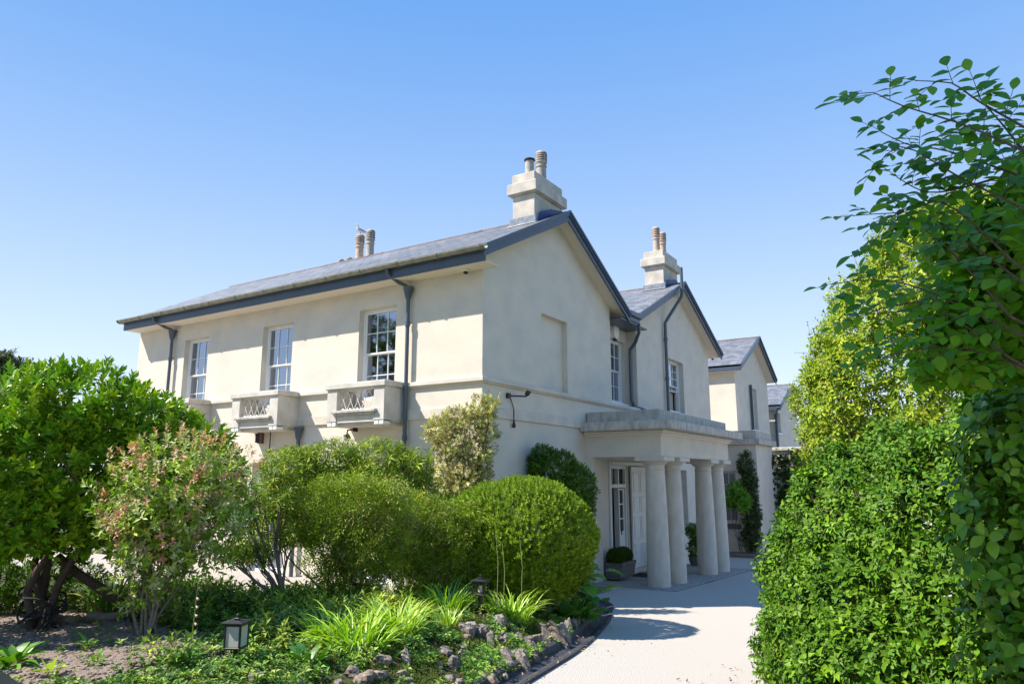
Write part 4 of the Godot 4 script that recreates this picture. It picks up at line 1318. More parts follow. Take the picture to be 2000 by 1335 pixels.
func build_plants() -> void:
	var m_tree := sprig(10, 0.095, 0.044, 0.12, 0.35, 1.25, 0.2, 0.12, 0.2)
	var green := [c(0.085, 0.21, 0.014), c(0.12, 0.28, 0.018), c(0.16, 0.33, 0.022), c(0.25, 0.39, 0.03), c(0.075, 0.19, 0.016)]
	# --- glossy tree on the left
	var tree_m := [[-8.60,2.92,-3.79,0.56,0.48], [-8.42,3.02,-4.17,0.64,0.46], [-8.20,2.82,-4.60,0.62,0.43], [-7.97,2.56,-4.98,0.61,0.43], [-7.74,2.28,-5.33,0.37,0.40], [-8.59,2.31,-3.81,0.67,0.55], [-8.37,2.31,-4.28,0.69,0.57], [-8.12,2.19,-4.74,0.65,0.53], [-8.64,1.82,-3.69,0.54,0.38], [-8.43,1.85,-4.16,0.56,0.34], [-8.37,1.80,-4.70,0.42,0.28], [-8.82,2.21,-3.25,0.74,0.85], [-9.0, 2.5, -4.6, 0.6, 0.6], [-8.8, 2.4, -5.2, 0.55, 0.55]]
	var base := on_land(-8.43, -3.99)
	var t := thing("glossy_leaved_tree", "spreading multi-stemmed tree with glossy bright green leaves left of the house", "tree", base)
	for e in [[-8.6, 2.0, -3.7], [-8.55, 2.2, -4.05], [-8.2, 2.1, -4.3], [-7.95, 2.1, -4.7], [-8.9, 2.2, -4.4]]:
		var st := begin()
		var b := base + Vector3(rng.randf_range(-0.12, 0.12), -0.05, rng.randf_range(-0.12, 0.12))
		var pts := limb(st, b - base, Vector3(e[0], e[1], e[2]) - base, 0.045, 0.028, 0.12, 9)
		for k in 4:
			var to := Vector3(e[0], e[1], e[2]) - base + Vector3(rng.randf_range(-0.6, 0.6), rng.randf_range(0.1, 0.8), rng.randf_range(-0.6, 0.6))
			limb(st, pts[3 + k % 4], to, 0.022, 0.008, 0.12, 6)
		obj("stem", st, M.bark, t)
	var lst := begin()
	limb(lst, Vector3(-7.98, 0.72, -4.85) - base, Vector3(-8.55, 1.45, -4.15) - base, 0.06, 0.045, 0.08, 9)
	limb(lst, Vector3(-7.98, 0.70, -4.86) - base, Vector3(-8.05, 2.1, -4.75) - base, 0.06, 0.04, 0.1, 9)
	obj("limb", lst, M.bark, t)
	crown("crown", t, tree_m, 3600, m_tree, M.gloss_leaf, 0.75, 1.25, green, 0.8, 0.70, 1.0, -9.0, 0.25)
	# --- red tipped shrub
	var red_m := [[-7.00,2.28,-4.46,0.48,0.38], [-7.17,2.10,-4.19,0.36,0.40], [-6.80,2.18,-4.75,0.38,0.41], [-7.01,1.90,-4.45,0.53,0.47], [-7.19,1.75,-4.14,0.26,0.36], [-6.82,1.78,-4.74,0.43,0.38], [-7.07,1.49,-4.36,0.36,0.31], [-6.86,1.50,-4.68,0.32,0.21], [-7.12,1.21,-4.26,0.2,0.2]]
	var m_red := sprig(9, 0.068, 0.029, 0.10, 0.1, 1.1, 0.22, 0.2, 0.3)
	base = on_land(-7.01, -4.35)
	t = thing("red_tipped_shrub", "open thin-stemmed shrub with pinkish red young leaves in front of the tree", "shrub", base)
	stems(t, base, red_m, 0.018, M.pale_bark, 0.07)
	crown("foliage", t, red_m, 1500, m_red, M.matt_leaf, 0.7, 1.25, [c(0.20, 0.34, 0.05), c(0.26, 0.38, 0.08), c(0.46, 0.46, 0.21), c(0.15, 0.29, 0.04), c(0.40, 0.40, 0.20)], 0.6, 0.3, 1.0, -9.0, 0.55)
	crown("young_leaves", t, [[-7.0, 2.45, -4.46, 0.5, 0.30], [-6.8, 2.36, -4.75, 0.42, 0.32], [-7.17, 2.25, -4.19, 0.36, 0.35], [-7.0, 2.0, -4.4, 0.55, 0.5]], 260, m_red, M.matt_leaf, 0.6, 0.95, [c(0.55, 0.26, 0.19), c(0.58, 0.36, 0.27), c(0.50, 0.22, 0.16), c(0.55, 0.42, 0.28)], 1.0, 0.85, 1.0, -9.0, 0.3)
	# --- soft shrub by the wall, finger leaved
	var ws_m := [[-8.91,2.40,-7.74,0.48,0.34], [-8.55,2.48,-8.14,0.57,0.36], [-8.03,2.48,-8.64,0.58,0.38], [-7.66,2.36,-8.97,0.41,0.38], [-8.31,2.12,-8.38,0.73,0.36], [-9.00,2.12,-7.63,0.32,0.32], [-8.2, 1.6, -8.5, 0.7, 0.45], [-8.8, 1.7, -7.9, 0.5, 0.4], [-7.7, 1.9, -9.0, 0.45, 0.5], [-8.91,1.89,-7.43,0.31,0.35], [-8.96,1.48,-7.36,0.27,0.35], [-8.63,1.69,-7.75,0.39,0.31], [-9.23,1.30,-7.03,0.23,0.2]]
	var m_whorl := sprig(13, 0.115, 0.020, 0.05, -0.15, 0.9, 0.15, 0.35, 0.25)
	base = on_land(-8.3, -8.4)
	t = thing("finger_leaved_shrub", "tall light green finger-leaved shrub under the lattice balconies", "shrub", base)
	stems(t, base, ws_m, 0.02, M.twig, 0.3)
	crown("foliage", t, ws_m, 2300, m_whorl, M.matt_leaf, 0.7, 1.25, [c(0.15, 0.25, 0.025), c(0.20, 0.29, 0.035), c(0.10, 0.21, 0.02), c(0.25, 0.31, 0.05)], 0.8, 0.6, 1.0, -9.0, 0.3)
	# --- bare stemmed shrub with tufts
	var bare_m := [[-7.64,2.42,-6.29,0.22,0.2], [-7.9,2.05,-6.01,0.22,0.2], [-7.55,2.05,-6.41,0.25,0.2], [-7.95,1.35,-5.95,0.17,0.13], [-7.75,1.28,-6.2,0.15,0.12], [-7.45,1.62,-6.52,0.22,0.2], [-7.95, 1.75, -6.1, 0.16, 0.14]]
	base = on_land(-7.35, -6.35)
	t = thing("bare_stemmed_shrub", "leggy shrub with bare brown stems and whorled leaf tufts", "shrub", base)
	stems(t, base, bare_m, 0.03, M.pale_bark, 0.05, "stem", 5)
	crown("foliage", t, bare_m, 260, m_whorl, M.matt_leaf, 0.7, 1.1, [c(0.17, 0.27, 0.03), c(0.25, 0.31, 0.05), c(0.12, 0.22, 0.03)], 1.2, 0.7, 1.0, -9.0, 0.3)
	# --- two feathery shrubs
	var m_feather := feather(6, 8, 0.24, 0.050, 0.014)
	var feath := [c(0.15, 0.255, 0.025), c(0.20, 0.30, 0.03), c(0.25, 0.30, 0.05), c(0.125, 0.24, 0.022), c(0.25, 0.22, 0.08)]
	var f1 := [[-7.27,1.80,-6.87,0.41,0.38], [-6.99,1.84,-7.15,0.55,0.43], [-6.71,1.72,-7.41,0.35,0.42], [-7.16,1.40,-6.98,0.44,0.41], [-6.88,1.33,-7.26,0.48,0.41], [-7.0, 0.98, -7.1, 0.4, 0.3]]
	base = on_land(-6.95, -7.1)
	t = thing("feathery_shrub", "olive green feathery shrub with dark upright stems behind the brightest grassy clump", "shrub", base)
	stems(t, base, f1 + f1, 0.014, M.bark, 0.28)
	crown("foliage", t, f1, 1000, m_feather, M.matt_leaf, 0.7, 1.2, feath, 0.8, 0.35, 1.0, -9.0, 0.6)
	var f2 := [[-6.64,1.62,-8.26,0.44,0.36], [-6.86,1.42,-8.08,0.37,0.44], [-6.41,1.42,-8.44,0.37,0.42], [-6.58,1.16,-8.31,0.51,0.37], [-6.23,1.55,-8.57,0.30,0.30], [-6.45, 0.95, -8.35, 0.4, 0.25]]
	base = on_land(-6.5, -8.3)
	t = thing("feathery_shrub", "smaller feathery shrub between the taller one and the clipped mound", "shrub", base)
	stems(t, base, f2, 0.013, M.bark, 0.25)
	crown("foliage", t, f2, 900, m_feather, M.matt_leaf, 0.7, 1.2, feath + [c(0.10, 0.19, 0.02)], 0.8, 0.35, 1.0, -9.0, 0.6)
	# --- clipped hedge strip behind them
	var m_box := sprig(14, 0.033, 0.018, 0.055, 0.1, 1.15, 0.2, 0.1, 0.25)
	base = on_land(-7.2, -9.0)
	t = thing("clipped_hedge", "flat-topped clipped hedge seen as a strip behind the feathery shrubs", "hedge", base)
	var hx := []
	for k in 13: hx.append([-8.2 + 0.115 * k, 1.35, -9.0 - 0.05 * k, 0.34, 0.66])
	crown("foliage", t, hx, 2600, m_box, M.leaf, 0.8, 1.3, [c(0.07, 0.17, 0.03), c(0.09, 0.20, 0.03)], 0.6, 0.8)
	stems(t, base, [hx[1], hx[6], hx[11]], 0.02, M.bark, 0.2)
	# --- clipped box mound
	base = on_land(-5.75, -9.6)
	t = thing("box_mound", "large round clipped box bush at the bend of the drive", "shrub", base)
	var box_m := [[-5.80,1.40,-9.58,1.03,0.86], [-5.80,1.05,-9.58,0.95,0.62], [-6.12,1.36,-9.35,0.95,0.84]]
	stems(t, base, [[-5.8, 1.3, -9.5, 0.5, 0.4], [-6.1, 1.2, -9.4, 0.4, 0.4], [-5.5, 1.2, -9.7, 0.4, 0.4], [-5.7, 1.3, -9.2, 0.4, 0.4], [-5.9, 1.1, -9.9, 0.4, 0.4]], 0.03, M.bark, 0.15)
	crown("foliage", t, box_m, 13000, m_box, M.leaf, 0.7, 1.2, [c(0.13, 0.24, 0.018), c(0.17, 0.28, 0.025), c(0.10, 0.20, 0.015), c(0.20, 0.30, 0.04)], 0.7, 0.88, 1.0, -9.0, 0.06)
	# --- variegated climber on the corner
	var cl_m := [[-7.85,3.12,-10.05,0.34,0.24], [-7.61,3.31,-10.22,0.26,0.19], [-7.28,3.42,-10.42,0.25,0.30], [-7.10,3.61,-10.50,0.14,0.19], [-7.71,2.84,-10.15,0.36,0.30], [-7.35,2.75,-10.36,0.30,0.38], [-7.49,2.31,-10.25,0.42,0.31], [-7.17,3.11,-10.46,0.18,0.32], [-7.22,2.40,-10.42,0.13,0.40], [-7.75, 2.3, -10.1, 0.3, 0.3], [-7.5, 1.85, -10.3, 0.42, 0.4]]
	var m_small := sprig(11, 0.042, 0.021, 0.07, 0.0, 1.1, 0.2, 0.2, 0.3)
	base = Vector3(-7.4, 0.2, -10.35)
	t = thing("variegated_climber", "cream and green variegated climber round the near corner of the house", "climber", base)
	stems(t, base, [cl_m[0], cl_m[1], cl_m[2], cl_m[3], cl_m[6]], 0.02, M.bark, 0.15)
	crown("foliage", t, cl_m, 3000, m_small, M.matt_leaf, 0.7, 1.3, [c(0.54, 0.49, 0.22), c(0.46, 0.44, 0.18), c(0.14, 0.19, 0.04), c(0.60, 0.54, 0.30), c(0.30, 0.32, 0.09), c(0.30, 0.19, 0.12)], 0.5, 0.45, 0.75, -9.0, 0.6)
	crown("flowers", t, [[-7.6, 2.5, -10.2, 0.5, 0.5], [-7.3, 3.2, -10.4, 0.35, 0.5], [-7.4, 2.1, -10.3, 0.45, 0.4]], 110, m_small, M.matt_leaf, 0.35, 0.6, [c(0.55, 0.22, 0.20), c(0.6, 0.35, 0.3), c(0.45, 0.12, 0.12)], 0.5, 0.9, 0.75)
	# pink rose that shows against the gable wall
	var m_petal := sprig(9, 0.04, 0.035, 0.015, 0.2, 1.2, 0.2, -0.2, 0.1)
	t = thing("pink_rose", "single pink rose bloom at the edge of the variegated climber", "flower", Vector3(-7.05, 2.82, -10.62))
	var rst := begin()
	tube(rst, [Vector3(-0.2, -0.3, 0.2), Vector3(-0.08, -0.06, 0.06), Vector3.ZERO], [0.006, 0.005, 0.005], 5)
	obj("stem", rst, M.twig, t)
	scatter("petals", t, [Transform3D(Basis(), Vector3.ZERO), Transform3D(Basis(Vector3(0.5, 0.5, 0.7).normalized(), 1.2), Vector3(0.03, -0.07, 0.02))], [c(0.78, 0.38, 0.44), c(0.8, 0.45, 0.5)], m_petal, M.matt_leaf)
	# --- dark wall shrub
	var wd := [[-7.0,2.34,-12.60,0.46,0.44], [-6.70,2.10,-12.80,0.42,0.44], [-7.19,2.61,-12.48,0.24,0.27], [-6.62,1.74,-12.85,0.30,0.30], [-6.88,1.81,-12.67,0.40,0.35], [-6.9, 1.4, -12.7, 0.35, 0.35]]
	base = Vector3(-6.95, 0.1, -12.75)
	t = thing("wall_shrub", "dark green rounded shrub against the gable wall beside the porch", "shrub", base)
	stems(t, base, [wd[0], wd[1], wd[3], wd[4]], 0.02, M.bark, 0.1)
	crown("foliage", t, wd, 3600, m_small, M.leaf, 0.8, 1.3, [c(0.05, 0.125, 0.015), c(0.07, 0.16, 0.018), c(0.04, 0.10, 0.012), c(0.09, 0.18, 0.03)], 0.5, 0.75, 1.0, -9.0, 0.25)
	# --- big leaved clump under the box
	var hb := [blade_mat(c(0.12, 0.32, 0.045)), blade_mat(c(0.16, 0.38, 0.05)), blade_mat(c(0.09, 0.26, 0.05))]
	t = broad_plant("big round-leaved clump spilling over the kerb below the box bush", on_land(-5.22, -9.85), 46, 0.28, 0.21, hb, "large_leaved_plant", 0.3, 1.3)
	for k in 46:
		var o := put("leaf", t.get_child(k % 8).mesh, hb[k % 3], t)
		var a := rng.randf() * TAU
		o.transform = Transform3D(Basis(Vector3.UP, -a) * Basis(Vector3(0, 0, 1), rng.randf_range(-0.3, 0.7)), Vector3(rng.randf_range(-0.2, 0.4), rng.randf_range(0.1, 0.8), rng.randf_range(-0.5, 0.4)))
	var pst := begin()
	for k in 16: tube(pst, [Vector3(rng.randf_range(-0.1, 0.1), -0.1, rng.randf_range(-0.1, 0.1)), Vector3(rng.randf_range(-0.3, 0.35), rng.randf_range(0.2, 0.6), rng.randf_range(-0.3, 0.3))], [0.012, 0.007], 5)
	obj("stalks", pst, mat(lin(0.12, 0.24, 0.05), 0.5), t)
	# --- strap leaved clumps
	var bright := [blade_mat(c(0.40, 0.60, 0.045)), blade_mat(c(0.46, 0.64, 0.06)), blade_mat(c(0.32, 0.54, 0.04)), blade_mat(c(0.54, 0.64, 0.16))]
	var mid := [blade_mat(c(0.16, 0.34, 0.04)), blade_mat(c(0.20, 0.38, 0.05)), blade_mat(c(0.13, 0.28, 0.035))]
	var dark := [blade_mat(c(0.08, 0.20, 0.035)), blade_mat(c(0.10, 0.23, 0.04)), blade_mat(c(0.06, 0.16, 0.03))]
	var g := "grassy strap-leaved clumps in the bed"
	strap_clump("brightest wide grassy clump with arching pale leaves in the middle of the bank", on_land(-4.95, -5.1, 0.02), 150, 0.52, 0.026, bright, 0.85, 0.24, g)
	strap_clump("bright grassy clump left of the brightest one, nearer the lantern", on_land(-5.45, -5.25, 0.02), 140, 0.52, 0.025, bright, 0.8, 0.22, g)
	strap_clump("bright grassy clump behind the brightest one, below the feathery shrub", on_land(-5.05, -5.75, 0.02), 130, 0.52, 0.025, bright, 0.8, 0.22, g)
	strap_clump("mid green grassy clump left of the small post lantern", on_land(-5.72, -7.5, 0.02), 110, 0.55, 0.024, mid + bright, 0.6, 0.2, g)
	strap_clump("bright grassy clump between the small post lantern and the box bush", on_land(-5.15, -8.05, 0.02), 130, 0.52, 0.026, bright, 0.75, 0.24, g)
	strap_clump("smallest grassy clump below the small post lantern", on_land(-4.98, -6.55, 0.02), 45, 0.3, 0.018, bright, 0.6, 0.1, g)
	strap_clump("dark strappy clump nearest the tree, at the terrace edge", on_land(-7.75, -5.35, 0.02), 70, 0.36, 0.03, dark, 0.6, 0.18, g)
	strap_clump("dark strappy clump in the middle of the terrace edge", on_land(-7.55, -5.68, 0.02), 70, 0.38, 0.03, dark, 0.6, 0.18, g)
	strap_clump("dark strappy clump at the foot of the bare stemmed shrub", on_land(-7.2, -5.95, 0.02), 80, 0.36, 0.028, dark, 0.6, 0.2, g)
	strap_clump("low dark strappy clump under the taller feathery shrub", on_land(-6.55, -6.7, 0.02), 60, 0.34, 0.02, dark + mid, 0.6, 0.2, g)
	var iris := strap_clump("iris-like clump with some yellowed leaves under the glossy tree", on_land(-8.5, -4.75, 0.02), 60, 0.62, 0.036, dark + mid, 0.35, 0.2, g)
	for k in 14:
		var o := put("leaf", iris.get_child(k).mesh, bright[3], iris)
		o.material_override = blade_mat(c(0.42, 0.33, 0.06)) if k == 0 else iris.get_child(iris.get_child_count() - 2).material_override
		o.transform = Transform3D(Basis(Vector3.UP, rng.randf() * TAU) * Basis(Vector3(0, 0, 1), -0.6), Vector3(rng.randf_range(-0.1, 0.3), 0.0, rng.randf_range(-0.2, 0.2)))
	# tall seed stalks beside the small lantern
	t = thing("seed_stalks", "three thin seed stalks rising in front of the box bush", "plant", on_land(-5.3, -8.0))
	for e in [[0.0, 1.0, 0.02], [0.05, 0.86, -0.06], [0.22, 0.95, -0.22]]:
		var st := begin()
		tube(st, [Vector3(e[0], 0, e[2]), Vector3(e[0] + 0.02, e[1] * 0.6, e[2]), Vector3(e[0] - 0.02, e[1], e[2])], [0.004, 0.0035, 0.002], 5)
		obj("stalk", st, mat(lin(0.35, 0.36, 0.15), 0.6), t)
	# --- broad leaved plants
	broad_plant("broad-leaved rosette at the lip of the bank below the bright clumps", on_land(-4.8, -4.42), 16, 0.20, 0.075, [hb[2], dark[1], dark[0]], "broadleaf_plant", 0.05)
	broad_plant("pale broad-leaved plant in front of the square lantern", on_land(-5.62, -3.8), 18, 0.2, 0.065, [dark[1], hb[2], mid[2]], "broadleaf_plant", 0.06)
	broad_plant("leafy yellow green rosette in the near left corner", on_land(-6.93, -3.1), 30, 0.17, 0.085, [mid[2], mid[0], mid[1]], "broadleaf_plant", 0.1)
	broad_plant("small weed in the middle of the bare soil", on_land(-6.95, -3.72), 12, 0.13, 0.035, [mid[1], mid[0]], "weed", 0.04)
	broad_plant("low spreading weed on the bare soil nearer the lantern", on_land(-6.4, -3.5), 14, 0.09, 0.028, [mid[1], mid[0]], "weed", 0.06)
	broad_plant("upright yellowish weed at the front of the bare soil", on_land(-6.33, -3.12), 8, 0.16, 0.045, [bright[1], bright[3]], "weed", 0.03, 1.5)
	t = broad_plant("foxglove with one tall stalk left of the square lantern", on_land(-5.85, -4.02), 12, 0.15, 0.05, [mid[2], dark[1]], "foxglove", 0.05)
	var fst := begin()
	tube(fst, [Vector3(0, 0, 0), Vector3(0.01, 0.3, 0), Vector3(0.03, 0.62, 0.0)], [0.006, 0.005, 0.003], 6)
	obj("stalk", fst, mat(lin(0.14, 0.26, 0.05), 0.6), t)
	for k in 4:
		fst = begin()
		lathe(fst, [Vector2(0.0, 0), Vector2(0.006, 0.004), Vector2(0.009, 0.02), Vector2(0.013, 0.03), Vector2(0.011, 0.03), Vector2(0.0, 0.012)], 8)
		var b := put("flower", fst.commit(), mat(lin(0.55, 0.28, 0.24), 0.6), t)
		b.transform = Transform3D(Basis(Vector3(0, 0, 1), -2.2) , Vector3(0.025, 0.3 + 0.07 * k, 0.0))
	# --- low clipped hedge behind the tree
	base = on_land(-9.6, -4.3)
	t = thing("low_hedge", "low dark clipped hedge behind the stems of the glossy tree", "hedge", base)
	var lh := []
	for k in 9: lh.append([-9.2 - 0.16 * k, 0.95, -4.75 + 0.22 * k, 0.3, 0.3])
	stems(t, base, [lh[0], lh[3], lh[6]], 0.015, M.bark, 0.3)
	crown("foliage", t, lh, 2200, m_box, M.leaf, 0.9, 1.4, [c(0.05, 0.12, 0.015), c(0.07, 0.15, 0.02)], 0.6, 0.8)
	# --- ground cover, weeds and litter over the bed
	var m_cover := sprig(8, 0.032, 0.018, 0.02, -0.1, 0.7, 0.2, 0.2, 0.3)
	var xf := []
	var cols := []
	var cov := [c(0.055, 0.14, 0.025), c(0.08, 0.19, 0.03), c(0.11, 0.22, 0.04), c(0.19, 0.29, 0.07), c(0.05, 0.12, 0.035)]
	var tries := 0
	while xf.size() < 12000 and tries < 90000:
		tries += 1
		var zz := rng.randf_range(-12.2, -2.4)
		var d := rng.randf_range(0.02, 4.6)
		var x := kerb_x(zz) - d
		var nz := bump.get_noise_2d(x * 130 + 400, zz * 130)
		if x < -6.0 and zz > -4.6 and rng.randf() > 0.10: continue
		if x < -8.2 and zz < -7.8: continue
		if d < 1.0 and nz < 0.12 and rng.randf() > 0.10: continue
		if nz < -0.25: continue
		var n := Vector3(rng.randf_range(-0.4, 0.4) + (0.4 if d < 1.0 else 0.0), 1, rng.randf_range(-0.4, 0.4)).normalized()
		var xx := n.cross(Vector3(rng.randf_range(-1, 1), 0.1, rng.randf_range(-1, 1))).normalized()
		var s := rng.randf_range(0.7, 1.7)
		xf.append(Transform3D(Basis(xx * s, n * s, xx.cross(n) * s), on_land(x, zz) + Vector3.UP * rng.randf_range(0.0, 0.05 + 0.10 * maxf(0.0, nz))))
		var k := rng.randi() % cov.size()
		cols.append(leafy(cov[k]) * rng.randf_range(1.0, 1.7))
	var gc := scatter("ground_cover", self, xf, cols, m_cover, M.leaf)
	tag(gc, "low small-leaved ground cover spread over the bed and bank", "ground cover", "", "stuff")
	# taller mixed perennials that fill the bed between the shrubs
	xf = []
	cols = []
	var m_per := sprig(11, 0.07, 0.026, 0.16, -0.1, 1.0, 0.2, 0.3, 0.3)
	tries = 0
	while xf.size() < 3200 and tries < 40000:
		tries += 1
		var zz := rng.randf_range(-9.8, -3.6)
		var d := rng.randf_range(0.7, 5.6)
		var x := kerb_x(zz) - d
		var nz := bump.get_noise_2d(x * 90 + 700, zz * 90)
		if x < -6.1 and zz > -4.7: continue
		if d < 1.25 and rng.randf() > 0.15: continue
		var crowded := false
		for e in [[-4.95, -5.1], [-5.45, -5.25], [-5.05, -5.75], [-5.72, -7.5], [-5.15, -8.05], [-4.98, -6.55]]:
			if Vector2(x - e[0] - 0.12, zz - e[1] - 0.1).length() < 0.5: crowded = true
		if crowded: continue
		if x < -7.6 and zz < -7.3 and rng.randf() > 0.75: continue
		if nz < rng.randf_range(-0.2, 0.12): continue
		if Vector2(x + 5.42, zz + 4.15).length() < 0.3 or Vector2(x + 5.0, zz + 3.7).length() < 0.5: continue
		var n := Vector3(rng.randf_range(-0.4, 0.4), 1, rng.randf_range(-0.4, 0.4)).normalized()
		var xx := n.cross(Vector3(rng.randf_range(-1, 1), 0.1, rng.randf_range(-1, 1))).normalized()
		var s := rng.randf_range(0.6, 1.3) * (1.0 if d > 1.6 else 0.65)
		xf.append(Transform3D(Basis(xx * s, n * s, xx.cross(n) * s), on_land(x, zz) + Vector3.UP * rng.randf_range(0.0, 0.10)))
		var tone: Color = [c(0.09, 0.22, 0.03), c(0.13, 0.27, 0.035), c(0.20, 0.31, 0.06), c(0.10, 0.19, 0.07), c(0.24, 0.34, 0.05)][int(clampf((nz + 0.3) * 6.0 + rng.randf(), 0, 4))]
		cols.append(leafy(tone) * rng.randf_range(1.0, 1.7))
	tag(scatter("undergrowth", self, xf, cols, m_per, M.leaf), "mixed low leafy perennials filling the bed between the shrubs", "undergrowth", "", "stuff")
	# moss and fine grass on the bank
	xf = []
	cols = []
	var m_moss := sprig(9, 0.022, 0.005, 0.0, 0.3, 1.4, 0.1, 0.2, 0.3)
	tries = 0
	while xf.size() < 14000 and tries < 60000:
		tries += 1
		var zz := rng.randf_range(-9.5, -3.0)
		var d := rng.randf_range(0.0, 1.25)
		var x := kerb_x(zz) - d
		var nz := bump.get_noise_2d(x * 210 + 100, zz * 210 + 50)
		if nz < rng.randf_range(-0.25, 0.1): continue
		var n := Vector3(0.5, 1, 0.15).normalized()
		var xx := n.cross(Vector3(rng.randf_range(-1, 1), 0.1, rng.randf_range(-1, 1))).normalized()
		var s := rng.randf_range(0.7, 1.6)
		xf.append(Transform3D(Basis(xx * s, n * s, xx.cross(n) * s), on_land(x, zz)))
		cols.append([c(0.09, 0.16, 0.02), c(0.13, 0.19, 0.03), c(0.16, 0.17, 0.04)][rng.randi() % 3])
	tag(scatter("moss", self, xf, cols, m_moss, M.matt_leaf), "bright moss and fine grass on the stony bank", "moss", "", "stuff")
	# dead leaves and twigs on soil, bank and kerb
	xf = []
	cols = []
	var dst := begin()
	leaf(dst, Vector3(-0.02, 0, 0), Vector3(1, 0, 0), Vector3.UP, 0.045, 0.02, 0.4, -0.3)
	var m_dead := dst.commit()
	for k in 3800:
		var zz := rng.randf_range(-10.5, -2.3)
		var d := rng.randf_range(-0.35, 1.3) if rng.randf() < 0.4 else rng.randf_range(1.0, 5.5)
		var x := kerb_x(zz) - d
		if d < 0.0 and rng.randf() > 0.3: continue
		if rng.randf() < 0.03: x += rng.randf_range(0.3, 1.6)
		var n := Vector3(rng.randf_range(-0.5, 0.5), 1, rng.randf_range(-0.5, 0.5)).normalized()
		var xx := n.cross(Vector3(rng.randf_range(-1, 1), 0.1, rng.randf_range(-1, 1))).normalized()
		var s := rng.randf_range(0.5, 1.4)
		if k % 60 == 0:
			x = rng.randf_range(-2.75, -1.9)
			zz = rng.randf_range(-10.5, -5.5)
		var y := maxf(land(x, zz), drive_h(zz) + (0.03 if x < -3.2 and k % 60 else 0.0)) + 0.012
		xf.append(Transform3D(Basis(xx * s, n * s, xx.cross(n) * s), Vector3(x, y, zz)))
		cols.append([c(0.26, 0.15, 0.08), c(0.35, 0.22, 0.13), c(0.18, 0.10, 0.06), c(0.42, 0.33, 0.22)][rng.randi() % 4])
	tag(scatter("leaf_litter", self, xf, cols, m_dead, M.matt_leaf), "dry brown leaf litter on soil and kerb", "leaf litter", "", "stuff")
	xf = []
	cols = []
	var clod := rock(Vector3(0.02, 0.012, 0.018))
	for k in 2600:
		var x := rng.randf_range(-9.5, -5.6)
		var zz := rng.randf_range(-4.7, -2.3)
		var s := rng.randf_range(0.3, 1.1)
		xf.append(Transform3D(Basis(Vector3.UP, rng.randf() * TAU).scaled(Vector3.ONE * s), on_land(x, zz) + Vector3.UP * 0.012))
		cols.append(c(0.34, 0.27, 0.22) * rng.randf_range(0.6, 1.3))
	tag(scatter("gravel", self, xf, cols, clod, M.matt_leaf), "crumbs of dry soil and grit on the bare ground", "gravel", "", "stuff")

